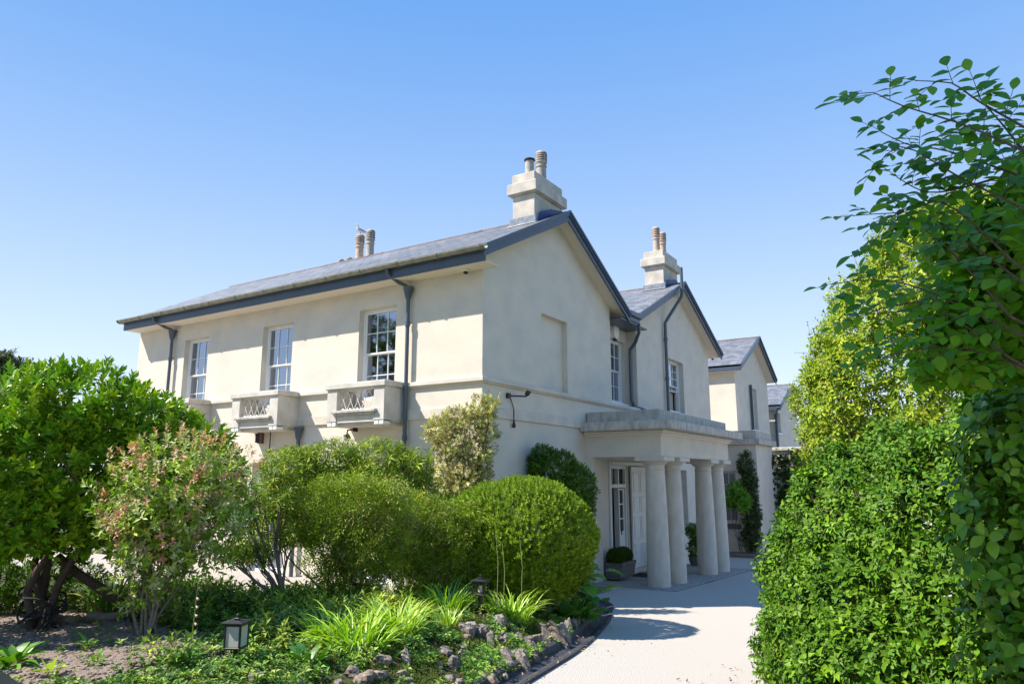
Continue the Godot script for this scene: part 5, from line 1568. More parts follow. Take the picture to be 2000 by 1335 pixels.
func build_hedges() -> void:
	# --- big hedge at the right, near
	var ha := [[-0.44,1.44,-8.59,1.32,1.32], [-1.47,1.14,-8.37,0.54,0.73], [-1.27,1.83,-8.81,0.51,0.57], [-1.46,0.62,-7.56,0.43,0.46], [-0.92,0.84,-7.54,0.82,0.82], [0.12,1.55,-7.40,1.03,1.20], [-0.6, 0.6, -6.9, 0.8, 0.7], [0.9, 1.7, -7.0, 1.2, 1.5], [0.6, 0.8, -6.0, 0.9, 0.9], [1.6, 2.0, -7.6, 1.4, 1.6], [0.15, 1.1, -6.5, 0.7, 0.9]]
	var m_h := sprig(9, 0.056, 0.031, 0.085, -0.2, 0.9, 0.15, 0.25, 0.25)
	var base := Vector3(-0.6, drive_h(-8.3), -8.3)
	var t := thing("near_hedge", "great rounded leafy hedge on the right side of the drive", "hedge", base)
	stems(t, base, ha + ha, 0.03, M.bark, 0.5)
	lump_scale = 260.0
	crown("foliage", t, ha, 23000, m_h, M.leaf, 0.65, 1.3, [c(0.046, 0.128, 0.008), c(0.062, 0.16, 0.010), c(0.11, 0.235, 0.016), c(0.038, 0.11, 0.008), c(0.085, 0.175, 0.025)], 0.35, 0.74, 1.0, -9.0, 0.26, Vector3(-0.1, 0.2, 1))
	lump_scale = 110.0
	# thin dead stalks that stand out of it
	var st := begin()
	for k in 150:
		var a := rng.randf_range(2.0, 5.6)
		var b := rng.randf_range(-0.6, 0.8)
		var d := Vector3(cos(a) * cos(b), sin(b), -sin(a) * cos(b)).normalized()
		d.z = absf(d.z)
		var p := Vector3(-0.64, 1.45, -8.58) - base + d * Vector3(1.25, 1.2, 1.3) + Vector3(0.2, 0, 0)
		var e := p + (d * 0.3 + Vector3(rng.randf_range(-1, 1), rng.randf_range(-0.6, 1), rng.randf_range(-1, 1))).normalized() * rng.randf_range(0.1, 0.3)
		tube(st, [p, (p + e) * 0.5 + Vector3(0, 0.02, 0), e], [0.003, 0.0026, 0.0015], 4, false)
	obj("dead_twigs", st, M.twig, t)
	# --- tall climbing hedge behind it
	var hb := [[-0.86,4.71,-12.97,0.95,1.05], [-0.15,5.31,-13.00,0.99,1.12], [-1.49,3.47,-12.91,0.85,0.93], [-0.66,3.68,-12.98,1.23,1.23], [0.50,4.88,-12.99,1.27,1.51], [0.53,5.87,-12.99,0.89,0.81], [-1.69,2.85,-12.89,0.6,0.59], [-1.67,4.05,-12.89,0.45,0.55], [-1.4, 2.0, -12.9, 0.8, 1.0], [0.3, 2.8, -12.9, 1.3, 1.6]]
	var m_hb := sprig(9, 0.075, 0.036, 0.13, -0.2, 1.0, 0.15, 0.25, 0.25)
	base = Vector3(-0.5, drive_h(-13.0), -13.0)
	t = thing("tall_hedge", "tall sunlit yellow green hedge of climbers behind the rounded one", "hedge", base)
	stems(t, base, hb, 0.05, M.bark, 0.4)
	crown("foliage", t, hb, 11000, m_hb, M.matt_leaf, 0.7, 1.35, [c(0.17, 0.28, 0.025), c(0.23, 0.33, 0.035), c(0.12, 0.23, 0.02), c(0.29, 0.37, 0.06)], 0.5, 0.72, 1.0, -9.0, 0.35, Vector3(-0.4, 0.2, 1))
	# loose tendrils against the sky
	for e in [[-1.7, 4.3, -12.8, -2.35, 4.42, -12.9], [-1.75, 3.75, -12.8, -2.5, 3.72, -12.8], [-1.6, 4.5, -12.8, -2.1, 4.9, -12.8], [-0.9, 5.5, -12.9, -1.3, 6.0, -12.9]]:
		st = begin()
		var a := Vector3(e[0], e[1], e[2]) - base
		var b := Vector3(e[3], e[4], e[5]) - base
		var pts := limb(st, a, b, 0.006, 0.002, 0.25, 4)
		var td := obj("tendril", st, M.twig, t)
		st = begin()
		for k in 16:
			var p: Vector3 = pts[k % 7].lerp(pts[mini(k % 7 + 1, 6)], rng.randf())
			leaf(st, p, Vector3(rng.randf_range(-1, 1), rng.randf_range(-0.5, 1), rng.randf_range(-1, 1)), Vector3.UP, 0.045, 0.02, 0.25, 0.25, Color(0.17, 0.28, 0.03))
		obj("leaves", st, M.matt_leaf, td).set_meta("kind", "stuff")
	# --- shaded rose bush close to the camera on the right
	base = Vector3(0.9, drive_h(-3.3), -3.3)
	t = thing("overhanging_rose", "dark shaded rose branches with oval leaflets hanging in from the right", "rose bush", base)
	var branches := [[[0.207, 3.097, -2.140], [0.053, 3.240, -2.149], [-0.086, 3.338, -2.148], [-0.166, 3.408, -2.144], [-0.195, 3.405, -2.139]],
		[[0.194, 3.205, -2.191], [0.096, 3.318, -2.198], [0.043, 3.390, -2.200], [0.004, 3.41, -2.200], [-0.05, 3.43, -2.199]],
		[[0.204, 3.094, -2.291], [0.012, 3.237, -2.300], [-0.077, 3.276, -2.299], [-0.154, 3.341, -2.295]],
		[[0.179, 2.995, -2.243], [0.029, 3.135, -2.250], [-0.101, 3.261, -2.248], [-0.173, 3.212, -2.243]],
		[[0.134, 2.874, -2.296], [-0.015, 3.085, -2.300], [-0.135, 3.076, -2.296], [-0.196, 3.006, -2.292]],
		[[0.157, 2.835, -2.395], [-0.047, 3.075, -2.400], [-0.155, 3.112, -2.395], [-0.263, 3.123, -2.386]],
		[[0.112, 2.752, -2.397], [-0.028, 2.991, -2.400], [-0.116, 3.072, -2.397], [-0.204, 3.037, -2.391]],
		[[0.125, 2.724, -2.497], [-0.125, 2.900, -2.497], [-0.269, 2.935, -2.486], [-0.33, 2.932, -2.474]],
		[[0.104, 2.649, -2.498], [-0.075, 2.827, -2.499], [-0.188, 2.840, -2.493], [-0.278, 2.816, -2.484]],
		[[0.143, 2.628, -2.596], [-0.021, 2.708, -2.600], [-0.179, 2.705, -2.594], [-0.287, 2.679, -2.584]],
		[[0.194, 3.103, -2.191], [0.138, 3.24, -2.196], [0.100, 3.32, -2.198], [0.095, 3.35, -2.198]],
		[[0.213, 3.181, -2.290], [0.178, 3.24, -2.293], [0.2, 3.25, -2.290]],
		[[0.126, 3.129, -2.297], [-0.038, 3.121, -2.300], [-0.125, 3.188, -2.297]]]
	var rose_m: Array = []
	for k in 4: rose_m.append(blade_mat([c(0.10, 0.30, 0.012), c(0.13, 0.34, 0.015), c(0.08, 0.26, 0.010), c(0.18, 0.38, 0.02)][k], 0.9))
	var leaflets := []
	for k in 4:
		st = begin()
		leaf(st, Vector3.ZERO, Vector3(0, 0, 1), Vector3.UP, [0.052, 0.045, 0.057, 0.040][k], [0.032, 0.026, 0.034, 0.026][k], 0.14, 0.12, Color.WHITE, true)
		leaflets.append(st.commit())
	var made := 0
	for br in branches:
		var pts := []
		for p in br: pts.append(Vector3(p[0], p[1], p[2]) - base)
		var cv := Curve3D.new()
		cv.bake_interval = 0.02
		for i in pts.size():
			var tg: Vector3 = (pts[mini(i + 1, pts.size() - 1)] - pts[maxi(i - 1, 0)]) * 0.17
			cv.add_point(pts[i], -tg, tg)
		var L := cv.get_baked_length()
		var root_ := [pts[0] + Vector3(0.35, -0.35, -0.1), pts[0] + Vector3(0.15, -0.12, -0.03)]
		var line := root_.duplicate()
		var rad := [0.0045, 0.004]
		for i in 12:
			line.append(cv.sample_baked(L * i / 11.0))
			rad.append(lerpf(0.0035, 0.0012, i / 11.0))
		st = begin()
		tube(st, line, rad, 6)
		var n := int(L / 0.044) + 1
		for i in n:
			var s := L * (i + 0.7) / n
			var p := cv.sample_baked(minf(s, L))
			var d := (cv.sample_baked(minf(s + 0.02, L)) - cv.sample_baked(maxf(0.0, s - 0.02))).normalized()
			var side := d.cross(Vector3(0.1, 0.35, 1)).normalized() * (1.0 if i % 2 else -1.0)
			var ax := (side + d * 0.75 + Vector3(rng.randf_range(-0.3, 0.3), rng.randf_range(-0.4, 0.2), rng.randf_range(-0.4, 0.4))).normalized()
			if i == n - 1: ax = d
			var gap := 0.031
			var pairs := 2 if rng.randf() < 0.6 else 3
			var up := (Vector3(rng.randf_range(-0.4, 0.4), 1.0, 0.75 + rng.randf_range(-0.4, 0.4))).normalized()
			var sc := rng.randf_range(0.8, 1.15)
			var end := p + ax * gap * sc * (pairs + 0.5)
			tube(st, [p, (p + end) * 0.5 + up * 0.004, end], [0.0011, 0.0009, 0.0007], 4, false)
			for j in pairs * 2 + 1:
				var at := end
				var dd := ax
				var cr := ax.cross(up).normalized()
				if j < pairs * 2:
					at = p.lerp(end, (j / 2 + 0.55) / (pairs + 0.5))
					dd = (cr * (1.0 if j % 2 else -1.0) + ax * 0.5 + up * rng.randf_range(-0.25, 0.15)).normalized()
				var nn := (up + Vector3(rng.randf_range(-0.35, 0.35), rng.randf_range(-0.2, 0.2), rng.randf_range(-0.35, 0.35))).normalized()
				var xx := nn.cross(dd).normalized()
				var o := put("leaf", leaflets[rng.randi() % 4], rose_m[rng.randi() % 4], t)
				o.transform = Transform3D(Basis(xx, dd.cross(xx), dd).scaled(Vector3.ONE * sc * rng.randf_range(0.8, 1.1)), at)
				made += 1
		obj("branch", st, M.bark, t)
	var rm := [[0.19,3.00,-2.75,0.27,0.22], [0.08,2.80,-2.80,0.25,0.18], [0.30,3.22,-2.75,0.22,0.20], [0.25,2.78,-2.75,0.26,0.22], [-0.03,2.73,-2.95,0.18,0.11], [0.06,3.08,-2.75,0.14,0.13], [0.45, 2.9, -2.9, 0.35, 0.45], [0.75, 2.6, -3.1, 0.5, 0.7]]
	var cm := compound(2, 0.054, 0.033, 0.03)
	crown("foliage", t, rm, 1900, cm, leaf_mat(0.4, 1.0), 0.8, 1.2, [c(0.075, 0.23, 0.01), c(0.10, 0.26, 0.013), c(0.13, 0.29, 0.018)], 0.2, 0.15, 1.0, -9.0, 0.3)
	stems(t, base, [rm[6], rm[7]], 0.012, M.bark, 0.1)
	t.position.x += 0.03
	# --- shaded foliage low on the right edge
	var nm := [[0.24,2.02,-3.62,0.33,0.41], [0.34,2.44,-3.62,0.35,0.31], [0.24,1.60,-3.62,0.30,0.30], [0.6, 1.8, -3.8, 0.5, 0.9], [0.25, 1.15, -3.7, 0.35, 0.35]]
	base = Vector3(0.6, drive_h(-3.8), -3.8)
	t = thing("shaded_shrub", "shaded dark shrub at the right edge below the rose branches", "shrub", base)
	stems(t, base, nm, 0.015, M.bark, 0.15)
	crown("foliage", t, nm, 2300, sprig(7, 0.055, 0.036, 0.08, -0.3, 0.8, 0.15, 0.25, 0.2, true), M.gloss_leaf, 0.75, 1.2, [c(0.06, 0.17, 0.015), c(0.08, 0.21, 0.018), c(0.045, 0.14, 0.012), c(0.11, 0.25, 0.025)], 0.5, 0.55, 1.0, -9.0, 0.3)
	# --- tree beyond the left edge whose shade falls over the right foreground
	var sm := [[-2.9, 7.9, 0.8, 1.3, 0.9], [-3.7, 8.2, 1.5, 1.3, 1.0], [-2.1, 8.1, 1.0, 1.2, 0.9], [-3.0, 8.5, -0.2, 1.3, 0.9], [-3.2, 8.9, 1.2, 1.4, 1.0], [-4.3, 7.6, 2.2, 1.2, 0.9], [-3.9, 8.1, 0.0, 1.2, 0.9], [-2.3, 8.3, 0.0, 1.1, 0.8]]
	base = Vector3(-4.6, drive_h(3.0), 3.4)
	t = thing("shade_tree", "broad tree standing behind the viewer and shading the right foreground", "tree", base)
	st = begin()
	tube(st, [Vector3(0, -0.1, 0), Vector3(0.1, 2.0, 0), Vector3(0.5, 4.5, -0.6), Vector3(1.6, 6.8, -2.0)], [0.28, 0.22, 0.17, 0.1], 12)
	obj("trunk", st, M.bark, t)
	stems(t, base + Vector3(1.0, 5.6, -1.2), sm, 0.07, M.bark, 0.1, "limb")
	crown("crown", t, sm, 5200, sprig(9, 0.15, 0.07, 0.15, -0.2, 0.9, 0.2, 0.25, 0.2), M.leaf, 0.8, 1.4, [c(0.06, 0.14, 0.02), c(0.08, 0.17, 0.02)], 0.5, 0.5)

func far_plants() -> void:
	var m_small := sprig(11, 0.05, 0.025, 0.08, 0.0, 1.1, 0.2, 0.2, 0.3)
	var t := thing("bay_shrub", "bright green shrub under the bay window beyond the last column", "shrub", Vector3(-6.85, -0.4, -25.5))
	var bm := [[-6.9,1.75,-25.4,0.26,0.36], [-6.65,1.45,-25.35,0.24,0.32], [-7.1, 1.5, -25.5, 0.2, 0.3]]
	stems(t, t.position, bm, 0.012, M.bark, 0.05)
	crown("foliage", t, bm, 600, m_small, M.leaf, 0.9, 1.4, [c(0.09, 0.24, 0.03), c(0.12, 0.28, 0.04)], 0.6, 0.5)
	t = thing("bay_climber", "thin dark climber on the wall of the ground floor bay", "climber", Vector3(-6.6, -0.4, -25.85))
	var dm := [[-6.66,2.7,-25.85,0.22,0.5], [-6.55,1.9,-25.8,0.25,0.6], [-6.5,1.0,-25.75,0.28,0.6], [-6.6,0.2,-25.75,0.3,0.4]]
	stems(t, t.position, dm, 0.012, M.bark, 0.1, "stem", 2, 0.8)
	crown("foliage", t, dm, 750, m_small, M.leaf, 0.9, 1.7, [c(0.03, 0.055, 0.02), c(0.04, 0.10, 0.02), c(0.06, 0.06, 0.03)], 0.2, 0.5, 0.6)
	t = thing("wall_ivy", "dark ivy mass over the garden wall right of the bay", "climber", Vector3(-5.3, -0.5, -28.8))
	var im := [[-6.2,2.2,-28.85,0.4,1.0], [-5.7,2.3,-28.85,0.5,1.0], [-5.2,2.4,-28.8,0.5,0.9], [-4.6, 2.3, -28.8, 0.6, 1.0], [-5.6, 0.8, -28.8, 0.7, 1.0], [-4.6, 0.8, -28.8, 0.7, 1.0]]
	stems(t, t.position, im, 0.02, M.bark, 0.3, "stem", 0, 0.7)
	crown("foliage", t, im, 2600, m_small, M.leaf, 1.0, 1.7, [c(0.02, 0.05, 0.014), c(0.03, 0.07, 0.016)], 0.1, 0.75, 0.5)
	t = thing("pale_shrub", "pale grey green bush behind the glossy tree at the left edge", "shrub", Vector3(-14.9, 0.2, -5.9))
	var pm := [[-14.84,3.75,-5.97,0.3,0.3], [-14.95,3.6,-5.6,0.35,0.35], [-14.9, 2.8, -5.8, 0.6, 0.8], [-14.9, 1.4, -5.8, 0.7, 0.9]]
	stems(t, t.position, pm, 0.02, M.bark, 0.1)
	crown("foliage", t, pm, 1500, m_small, M.matt_leaf, 0.9, 1.5, [c(0.22, 0.27, 0.18), c(0.28, 0.32, 0.22)], 0.5, 0.6)
	t = thing("distant_tree", "dark distant tree above the bushes at the left edge", "tree", Vector3(-51, -1.3, -20.5))
	var fm := [[-51.06,8.2,-20.44,1.5,1.7], [-50.7,8.2,-21.3,0.9,1.3], [-51.42,7.8,-19.3,1.8,2.1], [-51.2, 6.2, -20.4, 2.2, 2.2], [-51.5, 6.5, -18.5, 2.0, 2.2]]
	var st := begin()
	tube(st, [Vector3(0, 0, 0), Vector3(0, 3, 0), Vector3(0, 7.5, 0)], [0.4, 0.3, 0.12], 9)
	obj("trunk", st, M.bark, t)
	crown("crown", t, fm, 2600, sprig(10, 0.2, 0.1, 0.25, -0.1, 1.0), M.leaf, 0.9, 1.5, [c(0.05, 0.075, 0.035), c(0.07, 0.095, 0.05)], 0.5, 0.6, 1.0, -9.0, 0.3)
	# trees opposite the long facade, seen mirrored in its panes
	for e in [[-25.0, 6.0, 10.5, 1.0, "garden tree opposite the long facade, outside the view at left"]]:
		t = thing("garden_tree", e[4], "tree", Vector3(e[0], -1.0, e[1]))
		st = begin()
		tube(st, [Vector3(0, -0.3, 0), Vector3(0.1, 3, 0), Vector3(0, 6.5, 0.2)], [0.32, 0.25, 0.1], 10)
		obj("trunk", st, M.bark, t)
		var gm := []
		for k in 7: gm.append([e[0] + rng.randf_range(-2.0, 2.0), 3.5 + rng.randf_range(0, e[2] - 5.0), e[1] + rng.randf_range(-2.0, 2.0), rng.randf_range(1.3, 1.9), rng.randf_range(1.0, 1.5)])
		stems(t, t.position + Vector3(0, 3.0, 0), gm, 0.08, M.bark, 0.1, "limb")
		crown("crown", t, gm, 2200, sprig(9, 0.2, 0.09, 0.25, -0.1, 1.0), M.leaf, 0.9, 1.5, [c(0.05, 0.11, 0.02), c(0.07, 0.14, 0.02)], 0.5, 0.55)

# ---------------------------------------------------------------- small things
func lantern(label: String, at: Vector3, turn: float, w: float, h: float, post: float, frosted: bool) -> void:
	var t := thing("garden_lantern", label, "lantern", at, turn)
	var st := begin()
	tube(st, [Vector3(0, -0.1, 0), Vector3(0, post, 0)], [0.018, 0.018] if frosted else [0.03, 0.03], 10)
	obj("post", st, M.black, t)
	st = begin()
	var y := post
	mbox(st, Vector3(-w * 0.5, y, -w * 0.5), Vector3(w * 0.5, y + 0.015, w * 0.5), 0.004)
	for sx in [-1.0, 1.0]:
		for sz in [-1.0, 1.0]:
			cbox(st, Vector3(sx * (w * 0.5 - 0.008), y + h * 0.5 + 0.007, sz * (w * 0.5 - 0.008)), Vector3(0.008, h * 0.5 - 0.008, 0.008), 0.002)
	for a in 4: cbox(st, Basis(Vector3.UP, a * PI * 0.5) * Vector3(0, y + h - 0.012, w * 0.5 - 0.0085), Vector3(w * 0.5 - 0.017, 0.01, 0.0075), 0.002, Basis(Vector3.UP, a * PI * 0.5))
	obj("frame", st, M.black, t)
	if frosted:
		for a in 4:
			st = begin()
			cbox(st, Basis(Vector3.UP, a * PI * 0.5) * Vector3(0, y + h * 0.5, w * 0.5 - 0.009), Vector3(w * 0.5 - 0.0165, h * 0.5 - 0.018, 0.002), 0.0, Basis(Vector3.UP, a * PI * 0.5))
			obj("pane", st, M.frosted, t)
	st = begin()
	var e := w * 0.5 + 0.022
	var yy := y + h
	mbox(st, Vector3(-e, yy, -e), Vector3(e, yy + 0.012, e), 0.003)
	var top := Vector3(0, yy + w * 0.13, 0)
	var cn := [Vector3(-e, yy + 0.012, -e), Vector3(e, yy + 0.012, -e), Vector3(e, yy + 0.012, e), Vector3(-e, yy + 0.012, e)]
	for k in 4: tri(st, cn[k], cn[(k + 1) % 4], top, (cn[k] + cn[(k + 1) % 4]) * Vector3(0.5, 0, 0.5) + Vector3.UP * 0.2)
	mbox(st, Vector3(-w * 0.13, yy + w * 0.06, -w * 0.13), Vector3(w * 0.13, yy + w * 0.26, w * 0.13), 0.003)
	lathe(st, [Vector2(0.0, -0.012), Vector2(0.014, 0.0), Vector2(0.012, 0.015), Vector2(0.0, 0.025)], 10, Vector3(0, yy + w * 0.26 + 0.01, 0))
	obj("lid", st, M.black, t)
	if not frosted:
		st = begin()
		lathe(st, [Vector2(0.0, 0), Vector2(0.025, 0.01), Vector2(0.025, h * 0.55), Vector2(0.0, h * 0.6)], 10, Vector3(0, y + 0.02, 0))
		obj("bulb_glass", st, M.frosted, t)

func floodlight(label: String, at: Vector3, dir: Vector3, arm: Vector3) -> void:
	var t := wthing("floodlight", label, "floodlight", at)
	var z := -dir.normalized()
	var x := Vector3.UP.cross(z).normalized()
	var B := Basis(x, z.cross(x), z)
	var st := begin()
	cbox(st, at, Vector3(0.068, 0.048, 0.03), 0.01, B)
	for k in 5: cbox(st, at + B * Vector3(-0.05 + 0.025 * k, 0, 0.038), Vector3(0.003, 0.04, 0.015), 0.001, B)
	obj("housing", st, M.black, t)
	st = begin()
	cbox(st, at + B * Vector3(0, 0, -0.031), Vector3(0.055, 0.036, 0.003), 0.001, B)
	obj("lens", st, M.frosted, t)
	st = begin()
	tube(st, [arm, arm + (at - arm) * Vector3(1, 0.15, 1) * 0.9, at], [0.016, 0.016, 0.016], 8)
	mbox(st, arm - Vector3(0.03, 0.05, 0.05), arm + Vector3(0.03, 0.05, 0.05), 0.006)
	obj("bracket", st, M.black, t)

func build_small() -> void:
	lantern("square black lantern with frosted panes on a thin post in the ground cover", on_land(-5.42, -4.15), 0.42, 0.15, 0.205, 0.12, true)
	lantern("small black post lantern with open cage between two grassy clumps", on_land(-5.3, -7.61), 0.3, 0.17, 0.16, 0.24, false)
	floodlight("black floodlight on an arm on the gable wall above the climber", Vector3(-7.25, 3.93, -12.02), Vector3(0.55, -0.45, -0.55), Vector3(-7.46, 3.86, -11.62))
	floodlight("floodlight hanging below the balcony nearest the corner", Vector3(-10.62, 3.10, -10.45), Vector3(-0.3, -0.5, 0.8), Vector3(-10.55, 3.26, -10.62))
	var t := wthing("sensor_cable", "black cable with motion sensor hanging below the gable floodlight", "sensor", Vector3(XG + 0.02, 3.3, -11.8))
	var st := begin()
	tube(st, [Vector3(XG + 0.03, 3.84, -11.68), Vector3(XG + 0.035, 3.7, -11.76), Vector3(XG + 0.05, 3.6, -11.79), Vector3(XG + 0.05, 3.42, -11.79)], [0.01, 0.01, 0.01, 0.01], 6)
	obj("cable", st, M.black_matt, t)
	st = begin()
	lathe(st, [Vector2(0.0, -0.06), Vector2(0.03, -0.05), Vector2(0.04, -0.02), Vector2(0.025, 0.03), Vector2(0.012, 0.10), Vector2(0.0, 0.11)], 10, Vector3(XG + 0.05, 3.30, -11.79))
	obj("sensor", st, M.black, t)
	# dome cameras
	for e in [[Vector3(-7.80, 6.225, -10.62), "small dome camera under the eave near the corner of the near gable"], [Vector3(-7.36, 6.50, -25.0), "dome camera under the far eave of the second gable"]]:
		t = thing("security_camera", e[1], "camera", e[0])
		st = begin()
		lathe(st, [Vector2(0.05, -0.05), Vector2(0.075, -0.04), Vector2(0.075, 0.0), Vector2(0.0, 0.0)], 16)
		obj("mount", st, M.white_paint, t)
		st = begin()
		lathe(st, [Vector2(0.0, -0.10), Vector2(0.03, -0.092), Vector2(0.048, -0.07), Vector2(0.05, -0.05)], 16, Vector3.ZERO, 0.3)
		obj("dome", st, M.black, t)
	# alarm box
	t = wthing("alarm_box", "white alarm box on the recessed wall between the gables", "alarm", Vector3(-7.76, 6.15, -17.42))
	st = begin()
	var o := Vector3(-7.79, 6.14, -17.42)
	prism(st, [Vector2(-0.15, 0.16), Vector2(0.15, 0.16), Vector2(0.17, 0.0), Vector2(0.12, -0.13), Vector2(0.0, -0.18), Vector2(-0.12, -0.13), Vector2(-0.17, 0.0)], o, Vector3(0, 0, -1), Vector3.UP, Vector3(0.09, 0, 0))
	obj("case", st, M.white_paint, t)
	st = begin()
	mbox(st, o + Vector3(0.0, -0.235, -0.07), o + Vector3(0.08, -0.165, 0.07), 0.01)
	obj("strobe", st, M.black, t)
	# speaker and bracket below the middle balcony
	t = wthing("wall_speaker", "small brown box speaker below the middle balcony", "speaker", Vector3(-13.5, 3.18, -10.6))
	st = begin()
	cbox(st, Vector3(-13.5, 3.16, -10.62), Vector3(0.06, 0.12, 0.06), 0.01, Basis(Vector3.UP, 0.4))
	obj("case", st, mat(lin(0.12, 0.07, 0.05), 0.6), t)
	st = begin()
	cbox(st, Vector3(-13.52, 3.16, -10.55), Vector3(0.05, 0.1, 0.006), 0.004, Basis(Vector3.UP, 0.4))
	obj("grille", st, M.black_matt, t)
	t = wthing("iron_bracket", "thin iron rod with valve on the wall below the middle balcony", "bracket", Vector3(-13.22, 2.9, -10.7))
	st = begin()
	tube(st, [Vector3(-13.22, 3.30, -10.66), Vector3(-13.22, 2.86, -10.66)], [0.012, 0.012], 8)
	obj("rod", st, M.black, t)
	st = begin()
	lathe(st, [Vector2(0.0, -0.1), Vector2(0.03, -0.06), Vector2(0.03, 0.0), Vector2(0.012, 0.03)], 10, Vector3(-13.22, 2.92, -10.66))
	mbox(st, Vector3(-13.34, 2.78, -10.69), Vector3(-13.18, 2.80, -10.63), 0.004)
	obj("valve", st, M.black, t)
	# seagull
	t = wthing("seagull", "white and grey seagull standing on the left pot behind the ridge", "bird", Vector3(-15.65, 9.88, -15.62))
	var b := Vector3(-15.65, 9.89, -15.62)
	var L := Vector3(-0.86, 0, 0.5).normalized()
	st = begin()
	tube(st, [b + L * -0.17 + Vector3(0, 0.06, 0), b + L * -0.10 + Vector3(0, 0.085, 0), b + L * -0.02 + Vector3(0, 0.115, 0), b + L * 0.05 + Vector3(0, 0.16, 0), b + L * 0.085 + Vector3(0, 0.215, 0), b + L * 0.09 + Vector3(0, 0.265, 0), b + L * 0.10 + Vector3(0, 0.295, 0), b + L * 0.12 + Vector3(0, 0.318, 0), b + L * 0.145 + Vector3(0, 0.318, 0), b + L * 0.16 + Vector3(0, 0.312, 0)], [0.012, 0.04, 0.068, 0.072, 0.05, 0.034, 0.034, 0.037, 0.026, 0.008], 14)
	obj("body", st, M.white_paint, t)
	st = begin()
	tube(st, [b + L * 0.155 + Vector3(0, 0.313, 0), b + L * 0.185 + Vector3(0, 0.306, 0), b + L * 0.205 + Vector3(0, 0.295, 0)], [0.010, 0.008, 0.002], 8)
	obj("beak", st, mat(lin(0.6, 0.4, 0.05), 0.5), t)
	var Sd := L.cross(Vector3.UP).normalized()
	for s in [-1.0, 1.0]:
		st = begin()
		tube(st, [b + L * 0.07 + Sd * 0.045 * s + Vector3(0, 0.195, 0), b + L * 0.02 + Sd * 0.062 * s + Vector3(0, 0.16, 0), b + L * -0.07 + Sd * 0.05 * s + Vector3(0, 0.12, 0), b + L * -0.16 + Sd * 0.022 * s + Vector3(0, 0.075, 0), b + L * -0.22 + Vector3(0, 0.045, 0)], [0.012, 0.036, 0.034, 0.02, 0.004], 10)
		obj("wing", st, mat(lin(0.28, 0.31, 0.38), 0.7), t)
		st = begin()
		tube(st, [b + L * 0.0 + Sd * 0.025 * s + Vector3(0, 0.07, 0), b + L * 0.005 + Sd * 0.027 * s + Vector3(0, 0.0, 0), b + L * 0.045 + Sd * 0.03 * s + Vector3(0, -0.005, 0)], [0.009, 0.006, 0.006], 6)
		obj("leg", st, mat(lin(0.55, 0.35, 0.3), 0.6), t)
	# stone trough with two box balls
	t = thing("stone_trough", "weathered stone trough standing left of the front door", "planter", Vector3(-7.12, 0.012, -15.92))
	st = begin()
	var prof := [Vector2(-0.16, 0.0), Vector2(0.16, 0.0), Vector2(0.19, 0.05), Vector2(0.185, 0.08), Vector2(0.225, 0.30), Vector2(0.24, 0.30), Vector2(0.24, 0.36), Vector2(0.20, 0.36), Vector2(0.17, 0.29), Vector2(-0.17, 0.29), Vector2(-0.20, 0.36), Vector2(-0.24, 0.36), Vector2(-0.24, 0.30), Vector2(-0.225, 0.30), Vector2(-0.185, 0.08), Vector2(-0.19, 0.05)]
	prism(st, prof, Vector3(0, 0, 0.42), Vector3.RIGHT, Vector3.UP, Vector3(0, 0, -0.84))
	mbox(st, Vector3(-0.19, 0.06, 0.40), Vector3(0.19, 0.345, 0.435), 0.008)
	mbox(st, Vector3(-0.19, 0.06, -0.435), Vector3(0.19, 0.345, -0.40), 0.008)
	obj("trough", st, M.trough, t)
	st = begin()
	mbox(st, Vector3(-0.17, 0.27, -0.4), Vector3(0.17, 0.32, 0.4), 0.01)
	obj("soil", st, M.soil, t)
	var m_box := sprig(12, 0.026, 0.014, 0.04, 0.2, 1.2)
	for e in [[-15.72, "dark clipped box ball at the near end of the stone trough"], [-16.12, "dark clipped box ball at the far end of the stone trough"]]:
		t = thing("box_ball", e[1], "shrub", Vector3(-7.12, 0.32, e[0]), 0.0, "box balls in the trough")
		st = begin()
		tube(st, [Vector3(0, -0.02, 0), Vector3(0, 0.15, 0)], [0.02, 0.012], 6)
		obj("stem", st, M.bark, t)
		crown("foliage", t, [[-7.12, 0.47, e[0], 0.2, 0.18]], 1100, m_box, M.leaf, 0.7, 1.1, [c(0.04, 0.09, 0.012), c(0.055, 0.11, 0.015)], 0.6, 0.8, 1.0, -9.0, 0.08)
	# doormat
	t = thing("doormat", "dark doormat in front of the open front door", "mat", Vector3(-7.0, drive_h(-17.0) + 0.02, -17.05))
	st = begin()
	mbox(st, Vector3(-0.28, 0, -0.42), Vector3(0.28, 0.018, 0.42), 0.005)
	for k in 12: mbox(st, Vector3(-0.25, 0.015, -0.38 + k * 0.064), Vector3(0.25, 0.024, -0.34 + k * 0.064), 0.003)
	obj("mat", st, M.black_matt, t)
	# urn by the door and potted shrub behind the columns
	for e in [[Vector3(-7.05, drive_h(-18.6) + 0.015, -18.62), 0.17, 0.34, "dark urn with a small plant at the hinge side of the white door", 0.22], [Vector3(-6.95, drive_h(-20.8), -20.9), 0.2, 0.3, "potted leafy shrub seen between the two pairs of columns", 0.75]]:
		t = thing("plant_pot", e[3], "plant pot", e[0])
		st = begin()
		lathe(st, [Vector2(e[1] * 0.7, 0), Vector2(e[1] * 0.75, 0.03), Vector2(e[1] * 1.02, e[2] * 0.6), Vector2(e[1], e[2] * 0.9), Vector2(e[1] * 1.12, e[2] * 0.92), Vector2(e[1] * 1.12, e[2]), Vector2(e[1] * 0.9, e[2]), Vector2(e[1] * 0.85, e[2] * 0.85), Vector2(0, e[2] * 0.85)], 20)
		obj("pot", st, M.trough, t)
		var p: Vector3 = e[0]
